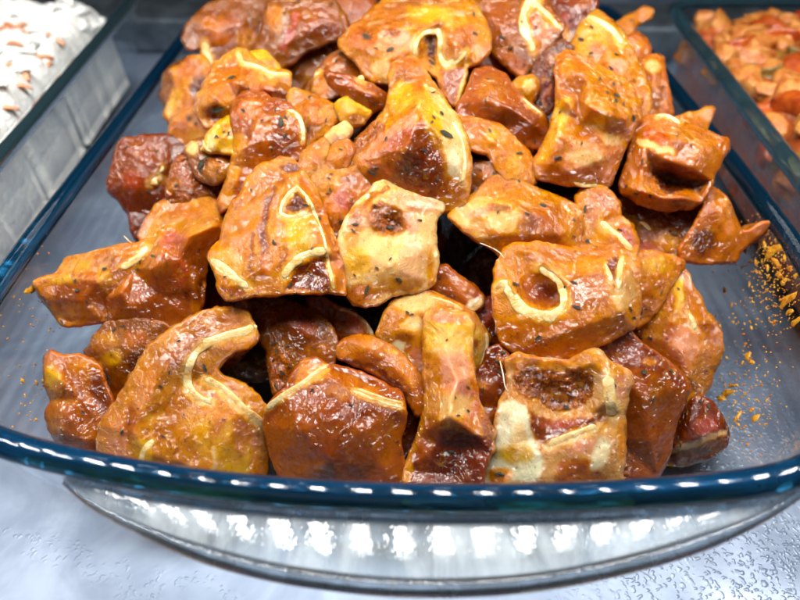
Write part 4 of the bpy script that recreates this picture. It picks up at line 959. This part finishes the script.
X('shiny two lipped chunk at the right with a dark red crease across it', .213, 'O',
  [(620,188,-12),(629,160,-8),(631,145,-8),(636,130,-10),(645,117,-14),(665,117,-16),(690,126,-14),(727,140,-12),(725,152,-10),(718,167,-10),(711,181,-10),(707,192,-10),(702,201,-12),(692,207,-12),(672,209,-10),(655,207,-10),(637,202,-10)],
  [(650,130,2),(675,138,6),(700,148,6),(645,148,8),(665,160,8),(690,168,6),(655,172,-4),(670,182,-18),(690,184,-16),(642,175,6),(640,190,8),(660,197,6),(685,197,4)],
  [('b',655,138,18,9,'LV',.5,15),('s',[(640,142),(655,148),(672,152)],7,'C',.85),('b',690,138,24,8,'PT',.5,15),('b',705,155,18,16,'YO',.55),('f',[(650,168),(668,174),(690,180),(710,180),(704,188),(685,190),(672,194),(660,190)],'RB',1),('b',655,160,16,7,'O',.6),('b',640,186,14,14,'YO',.85),('b',672,200,22,6,'O',.8),('b',685,146,14,5,'OR',.6)],  # dark of the crease painted into its hollow
  [([(656,116),(668,117),(680,124)],5)], [(636,194,6,.1)], T=75)
X('curled orange shred leaning towards the right wall of the dish', .217, 'O',
  [(706,184,-4),(716,190,-4),(726,200,-4),(734,215,-4),(740,233,-4),(752,230,0),(763,222,4),(771,222,6),(764,232,2),(752,241,-2),(742,248,-4),(736,260,-6),(715,262,-6),(695,263,-6),(682,259,-6),(680,250,-6),(690,235,-6),(696,222,-6),(705,205,-6)],
  [(722,210,8),(712,235,2),(728,235,6),(700,250,0)], [('b',725,212,10,22,'YO',.85,-25),('b',730,226,7,10,'P',.6),('b',703,242,14,16,'RB',.8),('b',722,252,16,6,'O',.8),('b',700,256,14,4,'OR',.6)],  # lit right side and dark left side painted in
  [], [(707,192,9,1.5)], T=35)
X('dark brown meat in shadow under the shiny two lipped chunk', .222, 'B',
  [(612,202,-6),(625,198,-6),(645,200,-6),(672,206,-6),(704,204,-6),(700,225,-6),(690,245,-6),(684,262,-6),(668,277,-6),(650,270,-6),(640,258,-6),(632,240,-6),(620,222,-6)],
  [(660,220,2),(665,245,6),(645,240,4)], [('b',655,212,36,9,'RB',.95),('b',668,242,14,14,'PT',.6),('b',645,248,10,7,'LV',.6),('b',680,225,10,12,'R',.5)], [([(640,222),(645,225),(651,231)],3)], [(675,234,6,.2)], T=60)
X('knobbly yellow piece between the ring chunk and the standing right slab', .207, 'YO',
  [(632,254,-8),(650,251,-8),(668,257,-8),(684,262,-8),(679,273,-8),(669,287,-8),(661,304,-8),(649,317,-8),(636,328,-8),(632,310,-6),(634,280,-6)],
  [(652,268,5),(648,290,5),(660,280,5)], [('b',655,266,14,9,'Y',.5),('b',648,295,9,14,'O',.7),('b',660,280,6,9,'P',.4),('b',643,312,8,9,'PK',.6)], [], [(662,292,4)], T=50)
# chunks coloured dark for the shade of the gaps, and the body of the heap under the top layer
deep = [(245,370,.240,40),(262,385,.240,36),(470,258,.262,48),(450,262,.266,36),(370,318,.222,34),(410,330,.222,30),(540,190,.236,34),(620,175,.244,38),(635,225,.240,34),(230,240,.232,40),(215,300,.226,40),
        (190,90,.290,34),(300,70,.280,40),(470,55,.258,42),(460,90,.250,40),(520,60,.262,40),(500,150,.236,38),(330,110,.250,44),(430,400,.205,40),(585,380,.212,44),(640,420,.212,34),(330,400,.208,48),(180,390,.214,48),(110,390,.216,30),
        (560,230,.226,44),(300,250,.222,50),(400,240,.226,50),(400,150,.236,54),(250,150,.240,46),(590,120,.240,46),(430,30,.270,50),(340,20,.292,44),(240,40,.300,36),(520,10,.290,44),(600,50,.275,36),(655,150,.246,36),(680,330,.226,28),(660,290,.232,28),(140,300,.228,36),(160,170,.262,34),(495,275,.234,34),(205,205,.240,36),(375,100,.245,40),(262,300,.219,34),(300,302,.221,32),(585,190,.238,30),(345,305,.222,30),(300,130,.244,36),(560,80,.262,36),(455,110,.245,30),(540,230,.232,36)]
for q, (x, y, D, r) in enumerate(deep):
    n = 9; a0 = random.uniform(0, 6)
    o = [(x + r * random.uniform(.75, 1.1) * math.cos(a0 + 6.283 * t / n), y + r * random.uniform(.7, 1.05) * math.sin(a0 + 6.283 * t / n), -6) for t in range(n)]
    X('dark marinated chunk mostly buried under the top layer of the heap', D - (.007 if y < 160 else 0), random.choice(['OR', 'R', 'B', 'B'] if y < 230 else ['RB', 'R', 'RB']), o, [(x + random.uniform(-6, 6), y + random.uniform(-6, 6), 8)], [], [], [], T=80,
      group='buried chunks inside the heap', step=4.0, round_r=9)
# ------------------------------------------------------------------ shelf, case and the rest
def slab(name, x0, x1, y0, y1, z0, z1, mat, rz=0.0, cx=0, cy=0, bevel=0.0):
    bm = bmesh.new(); bmesh.ops.create_cube(bm, size=1)
    for v in bm.verts: v.co = Vector((x0 + (v.co.x + .5) * (x1 - x0), y0 + (v.co.y + .5) * (y1 - y0), z0 + (v.co.z + .5) * (z1 - z0)))
    if bevel: bmesh.ops.bevel(bm, geom=bm.edges[:], offset=bevel, segments=3, affect='EDGES')
    me = bpy.data.meshes.new(name); bm.to_mesh(me); bm.free()
    o = link(name, me, mat); o.rotation_euler.z = rz
    return o
s = slab('metal_shelf', -1.2, 1.2, -.5, 1.4, -.02, 0.0, M_SHELF); tag(s, kind='structure')
s = slab('shelf_step', -1.2, 1.2, .50, .56, 0.0005, .030, M_STEEL, rz=-.05, bevel=.004); tag(s, kind='structure')
s = slab('case_back', -1.4, 1.4, 1.0, 1.04, -.02, .9, M_DARKWALL); tag(s, kind='structure')

# spice spatter on the bare glass and shelf side of the wall
def blob_mesh(name, centres, mat):
    V, F = [], []
    for (q, nrm, rx, ry, hh, an) in centres:
        u = nrm.orthogonal().normalized(); w = nrm.cross(u)
        u, w = u * math.cos(an) + w * math.sin(an), w * math.cos(an) - u * math.sin(an)
        b0 = len(V); n = 10
        ph = random.uniform(0, 6)
        for lv, (sc, hz) in enumerate(((1, 0), (.8, .7), (.4, 1.0))):
            for t in range(n):
                a = 6.2832 * t / n; k = sc * (1 + .35 * math.sin(2 * a + ph) + .2 * math.sin(3 * a + 2 * ph))
                V.append(q + u * (rx * k * math.cos(a)) + w * (ry * k * math.sin(a)) + nrm * (hh * hz))
        for lv in range(2):
            for t in range(n):
                F.append((b0 + lv * n + t, b0 + lv * n + (t + 1) % n, b0 + lv * n + n + (t + 1) % n, b0 + lv * n + n + t))
        F.append(tuple(b0 + 2 * n + t for t in range(n)))
    o = link(name, mesh(name, V, F), mat); return o

from mathutils.bvhtree import BVHTree
basin = [c for c in main_dish.children if c.name.startswith('basin')][0]
bv = BVHTree.FromPolygons([v.co + main_dish.location for v in basin.data.vertices], [tuple(p.vertices) for p in basin.data.polygons])
def on_glass(px, py):
    d = ray(px, py).normalized()
    start = CAM.copy()
    for _ in range(6):
        h = bv.ray_cast(start, d)
        if h[0] is None: return None
        nr = h[1]
        if nr.dot(d) > 0: nr = -nr
        # inner surface: keep the hit whose normal looks up or inward
        c = main_dish.location; inw = Vector((c.x - h[0].x, c.y - h[0].y, 0)).normalized()
        if nr.dot(inw) > -0.1 and nr.z > -0.2: return h[0], nr
        start = h[0] + d * 0.0004
    return None
cent = []
for x, y, rx, ry, an in [(728,393,2.2,9,.55),(722,399,2,5,.6),(733,386,2,4,.5),(748,356,5,2.5,.3),(756,418,3,6,.9),(738,417,5,2.4,.2),(775,250,6,10,.5),(788,300,5,9,.8),(749,357,3,2,.2),(752,362,4,2,.8),(743,363,2,1,0),(731,385,2,1.5,.5),(727,392,2,5,.6),(722,397,2,4,.7),(738,418,2.5,1.5,.3),(752,410,3,2,.3),(739,425,1.5,1.5,0),(748,445,2,1,.2),(766,425,1.4,1,0),(757,400,1,1,0),
      (720,327,2.4,1.4,.2),(752,328,2,1.2,0),(725,290,4,1.5,.4),(732,305,2,1,.2),(765,245,4,2,.6),(770,252,5,3,.9),(776,262,6,3,1.0),(768,268,3,2,.3),(784,282,4,3,1.2),(779,275,3,4,.4),(760,236,3,2,.2),(756,262,2.5,1.5,.5),
      (785,258,3,2,.6),(790,268,3,2,.8),(796,276,3,2,.6),(781,300,2,1.4,.3),(790,312,3,4,.9),(775,322,3,1.2,2.5),(796,322,4,5,.6),(745,250,4,2,.3),(750,285,2,1,0),(44,290,3,2,.6),(30,290,4,6,.5),(42,381,2,1,.2),(22,381,3,1,0),(36,383,2,1,.1)]:
    r = on_glass(x, y)
    if r: cent.append((r[0] + r[1] * 0.0001, r[1], rx * r[0].length * 0 + rx * (r[0] - CAM).length / 600, ry * (r[0] - CAM).length / 600, 0.0005, an))
for _ in range(900):
    c = random.random()
    if c < .6: x, y = random.gauss(772, 16), random.gauss(268, 32)
    elif c < .85: x, y = random.gauss(745, 18), random.gauss(390, 40)
    else: x, y = random.gauss(35, 15), random.gauss(360, 50)
    r = on_glass(x, y)
    if r:
        k = (r[0] - CAM).length / 600; q = random.uniform(.25, .85) * (1.6 if random.random() < .08 else 1)
        cent.append((r[0] + r[1] * 0.0001, r[1], q * k * 1.3, q * k, 0.0003, random.uniform(0, 3)))
o = blob_mesh('spice_spatter', cent, M_SPICE)
tag(o, 'yellow orange specks of spice paste spattered on the bare glass inside the meat dish', 'spice', kind='stuff')

# fine sinews standing off the meat
def fibre(pts, r, lab):
    P3 = [CAM + ray(x, y) * d for x, y, d in pts]
    arr = resample_open(np.array([tuple(v) for v in P3]), 0.0006)
    rings = []
    for a in range(len(arr)):
        t = Vector(arr[min(a + 1, len(arr) - 1)] - arr[max(a - 1, 0)]).normalized(); u = t.orthogonal().normalized(); w = t.cross(u)
        rings.append([Vector(arr[a]) + (u * math.cos(f) + w * math.sin(f)) * r for f in np.linspace(0, 6.283, 6, endpoint=False)])
    V, F = loft(rings, True, True)
    tag(link('sinew', mesh('sinew', V, F), M_FIBRE), lab, 'sinew')
fibre([(480,243,.2015),(492,248,.200),(500,253,.1965),(504,258,.1935)], .00016, 'thin pale sinew arching over the dark gap left of the ring chunk')
fibre([(500,361,.184),(503,374,.1805),(505,386,.1795),(508,392,.1795)], .0002, 'short pale sinew beside the left edge of the bone chunk')
fibre([(127,237,.213),(124,236,.212),(131,243,.209)], .0002, 'tiny stray sinew standing up on the pointed yellow chunk')

# ------------------------------------------------------------------ white salad
def heap(name, cv, z0, amp, hmax, mat, seed, gap=.012, step=.0022, crop=None, edge=None):
    c = cv.mean(0)
    x0, y0 = cv.min(0); x1, y1 = cv.max(0)
    if crop: x0, x1, y0, y1 = max(x0, crop[0]), min(x1, crop[1]), max(y0, crop[2]), min(y1, crop[3])
    xs = np.arange(x0, x1, step); ys = np.arange(y0, y1, step)
    gx, gy = np.meshgrid(xs, ys); P = np.stack([gx.ravel(), gy.ravel()], 1)
    d = seg_dist(P, cv, np.roll(cv, -1, 0)); d = np.where(in_poly(P, cv), d, -d) - gap
    d = d + .0035 * fbm(P[:, 0] * 60, P[:, 1] * 60, seed + 9, 3) * (d > 0)
    if crop: d = np.minimum(d, crop[3] - step * 1.2 - P[:, 1])
    e = np.clip(d / (edge or .035), 0, 1); dome = np.sqrt(np.clip(1 - (1 - e) ** 2, 0, 1)) ** .6
    z = z0 + (hmax - z0) * dome + amp * dome ** 2 * (1.2 * fbm(P[:, 0] * 38, P[:, 1] * 38, seed, 3) + .5 * fbm(P[:, 0] * 150, P[:, 1] * 110, seed + 3, 3))
    # the outermost grid points slide onto the outline, so that the edge is smooth
    D2 = d.reshape(gx.shape); gyy, gxx = np.gradient(D2, step)
    gl = np.hypot(gxx, gyy) + 1e-9; mv = np.where(D2 < 0, -D2, 0)
    gx = gx + gxx / gl * mv; gy = gy + gyy / gl * mv
    ok = (d > -1.05 * step).reshape(gx.shape); idx = -np.ones(gx.shape, int); V = []; F = []
    zz = z.reshape(gx.shape)
    for a in range(gx.shape[0]):
        for b_ in range(gx.shape[1]):
            if ok[a, b_]: idx[a, b_] = len(V); V.append((gx[a, b_], gy[a, b_], zz[a, b_]))
    for a in range(gx.shape[0] - 1):
        for b_ in range(gx.shape[1] - 1):
            q = (idx[a, b_], idx[a, b_ + 1], idx[a + 1, b_ + 1], idx[a + 1, b_])
            if min(q) >= 0: F.append(q)
    def zat(x, y):
        b_ = int(np.clip(round((x - x0) / step), 0, gx.shape[1] - 1)); a = int(np.clip(round((y - y0) / step), 0, gx.shape[0] - 1))
        return zz[a, b_] if D2[a, b_] > 0 else None
    return V, F, zat

V, F, zat = heap('salad', left_cv, .016, .0085, .070, M_SALAD, 5, gap=.0078, crop=(-.34, 0, .13, .415), step=.0013, edge=.011)
nsalad = len(F)
mats = [0] * nsalad
def strip(V, F, mats, x, y, z, ln, wd, an, mi, curl=.3, th=.0011):
    b0 = len(V); n = 7
    for t in range(n):
        f = t / (n - 1) - .5; a = an + curl * f
        cx = x + f * ln * math.cos(a); cy = y + f * ln * math.sin(a)
        w = wd * (1 - (2 * f) ** 4 * .6) * .5
        hz = z + .0012 - (f * 2) ** 2 * .0022
        for sgn, dz in ((-1, 0), (0, th), (1, 0), (0, -th)):
            V.append((cx - math.sin(a) * w * sgn, cy + math.cos(a) * w * sgn, hz + dz))
    for t in range(n - 1):
        for e in range(4):
            F.append((b0 + t * 4 + e, b0 + t * 4 + (e + 1) % 4, b0 + t * 4 + 4 + (e + 1) % 4, b0 + t * 4 + 4 + e)); mats.append(mi)
    F.append((b0, b0 + 3, b0 + 2, b0 + 1)); mats.append(mi); e = b0 + (n - 1) * 4; F.append((e, e + 1, e + 2, e + 3)); mats.append(mi)
def salad_spot():
    while True:
        x, y = random.uniform(-.35, -.165), random.uniform(.14, .41); z = zat(x, y)
        if z: return x, y, z
for _ in range(170):
    x, y, z = salad_spot(); strip(V, F, mats, x, y, z, random.uniform(.008, .022), random.uniform(.004, .008), random.uniform(0, 3.14), 0, random.uniform(-1, 1))
for _ in range(80):
    x, y, z = salad_spot(); strip(V, F, mats, x, y, z - .0004, random.uniform(.004, .011), random.uniform(.0014, .003), random.uniform(-1.5, 1.5), 1, random.uniform(-.6, .6))
for px, py in [(22,27),(44,59),(26,76),(24,94),(50,36),(14,45),(8,110),(60,45)]:
    r = ray(px, py)
    for t in np.arange(.2, .6, .001):
        q = CAM + r * t; z = zat(q.x, q.y)
        if z and q.z < z: strip(V, F, mats, q.x, q.y, z, .0095, .0036, random.uniform(-1.2, 1.2), 1, .3); break
me = mesh('creamy_salad', V, F)
o = link('creamy_salad', me, [M_SALAD, M_CARROT]); me.polygons.foreach_set('material_index', mats)
tag(o, 'creamy white shredded salad with orange carrot shreds heaped in the left dish', 'salad', kind='stuff')

# ------------------------------------------------------------------ diced mix in the right dish
DICE = {}
def dice_mesh(kind, v):
    bm = bmesh.new(); bmesh.ops.create_cube(bm, size=1)
    bmesh.ops.subdivide_edges(bm, edges=bm.edges[:], cuts=4, use_grid_fill=True)
    rr = random.Random(v * 31 + len(kind))
    sx, sy, sz = rr.uniform(.8, 1.5), rr.uniform(.7, 1.1), rr.uniform(.5, .9); ph = rr.uniform(0, 9)
    for q in bm.verts:
        c = q.co; l = c.length
        c *= (.5 / max(abs(c.x), abs(c.y), abs(c.z))) ** .0
        c = c.lerp(c.normalized() * .62, .35)
        c.x += .10 * math.sin(5 * c.y + ph) + .06 * math.sin(9 * c.z + ph); c.y += .10 * math.sin(6 * c.z + 2 * ph); c.z += .08 * math.sin(6 * c.x + ph)
        q.co = Vector((c.x * sx, c.y * sy, c.z * sz))
    me = bpy.data.meshes.new(kind); bm.to_mesh(me); bm.free()
    me.polygons.foreach_set('use_smooth', [True] * len(me.polygons))
    return me
KINDS = [('diced_meat', 'cream coloured meat dice coated in orange sauce in the right dish', 'meat', simple_material('pale_dice', (206, 140, 66), (170, 84, 24), 200, .35, .8, .001, coat=.2, sss=.15)),
         ('diced_pepper', 'orange pepper dice in the mix in the right dish', 'vegetable', simple_material('pepper_dice', (180, 84, 22), (150, 56, 16), 140, .25, .4, .001, coat=.2)),
         ('red_cube', 'deep red dice in the mix in the right dish', 'vegetable', simple_material('red_dice', (150, 46, 22), (120, 36, 18), 140, .25, .4, .001, coat=.2)),
         ('pickle_slice', 'olive green pickle dice in the mix in the right dish', 'vegetable', simple_material('green_dice', (128, 96, 30), (100, 76, 24), 160, .3, .5, .001, coat=.2))]
M_SAUCE = simple_material('orange_sauce', (160, 80, 22), (124, 52, 16), 90, .3, .8, .002, coat=.4, bscale=220)
V, F, zat2 = heap('mix', right_cv, .016, .005, .062, M_SAUCE, 9, gap=.007, crop=(0, .33, .1, .408), step=.0015, edge=.011)
o = link('orange_sauce_mix', mesh('orange_sauce_mix', V, F), M_SAUCE)
tag(o, 'orange sauced chopped mix filling the right dish beneath its topmost dice', 'food mix', kind='stuff')
DM = [[dice_mesh(k[0], v) for v in range(4)] for k in KINDS]
for ki, k in enumerate(KINDS):
    for me in DM[ki]: me.materials.append(k[3])
rd = random.Random(3); placed = []
tries = 0
while len(placed) < 210 and tries < 6000:
    tries += 1
    x, y = rd.uniform(.165, .31), rd.uniform(.13, .40); z = zat2(x, y)
    if z is None: continue
    # keep to what the photograph can see
    v = Vector((x, y, z)) - CAM; dd = v.dot(FF); px = 400 + 600 * v.dot(FX) / dd
    if px > 860: continue
    if any((x - a) ** 2 + (y - b_) ** 2 < .0098 ** 2 for a, b_ in placed): continue
    placed.append((x, y))
    ki = rd.choices([0, 1, 2, 3], [6, 5, .8, .9])[0]; k = KINDS[ki]
    o = bpy.data.objects.new(k[0], DM[ki][rd.randrange(4)]); COL.objects.link(o)
    s_ = rd.uniform(.010, .0155); o.location = (x, y, z + .001); o.scale = (s_, s_, s_)
    o.rotation_euler = (rd.uniform(-.6, .6), rd.uniform(-.6, .6), rd.uniform(0, 6.28))
    tag(o, k[1], k[2], 'diced pieces in the right dish')

# ------------------------------------------------------------------ light: the row of case lamps, and an added fill for the room
def area(name, loc, target, sx, sy, power, col):
    l = bpy.data.lights.new(name, 'AREA'); l.shape = 'RECTANGLE'; l.size = sx; l.size_y = sy; l.energy = power; l.color = col
    o = bpy.data.objects.new(name, l); o.location = loc; COL.objects.link(o)
    o.rotation_euler = (Vector(target) - Vector(loc)).to_track_quat('-Z', 'Y').to_euler()
    return o
NL = 23; SP = .031
for a in range(NL):
    x = (a - (NL - 1) / 2) * SP
    area('case_lamp', (x, .190, .36), (x, .165, 0), .007, .115, LAMP_W, (1.0, .97, .92))
for a in range(13):
    x = (a - 6) * .055
    area('case_lamp', (x, .56, .44), (x, .40, 0), .010, .06, LAMP_W * .09, (1.0, .98, .95))
area('room_fill', (-.25, -.55, .95), (0, .2, .03), .9, .5, ROOM_W, (.95, .98, 1.0))  # unseen soft fill, added for the light of the rest of the store
w = bpy.data.worlds.new('World'); SC.world = w; w.use_nodes = True
bg = w.node_tree.nodes['Background']; bg.inputs['Color'].default_value = (.52, .60, .68, 1); bg.inputs['Strength'].default_value = WORLD_S

SC.view_settings.view_transform = 'Standard'; SC.view_settings.look = 'None'
SC.view_settings.exposure = EXPO; SC.view_settings.gamma = 1.0
SC.render.engine = 'CYCLES'
SC.cycles.use_denoising = True
SC.cycles.max_bounces = 8; SC.cycles.transparent_max_bounces = 24
SC.cycles.caustics_reflective = False; SC.cycles.caustics_refractive = False
SC.cycles.sample_clamp_indirect = 6.0
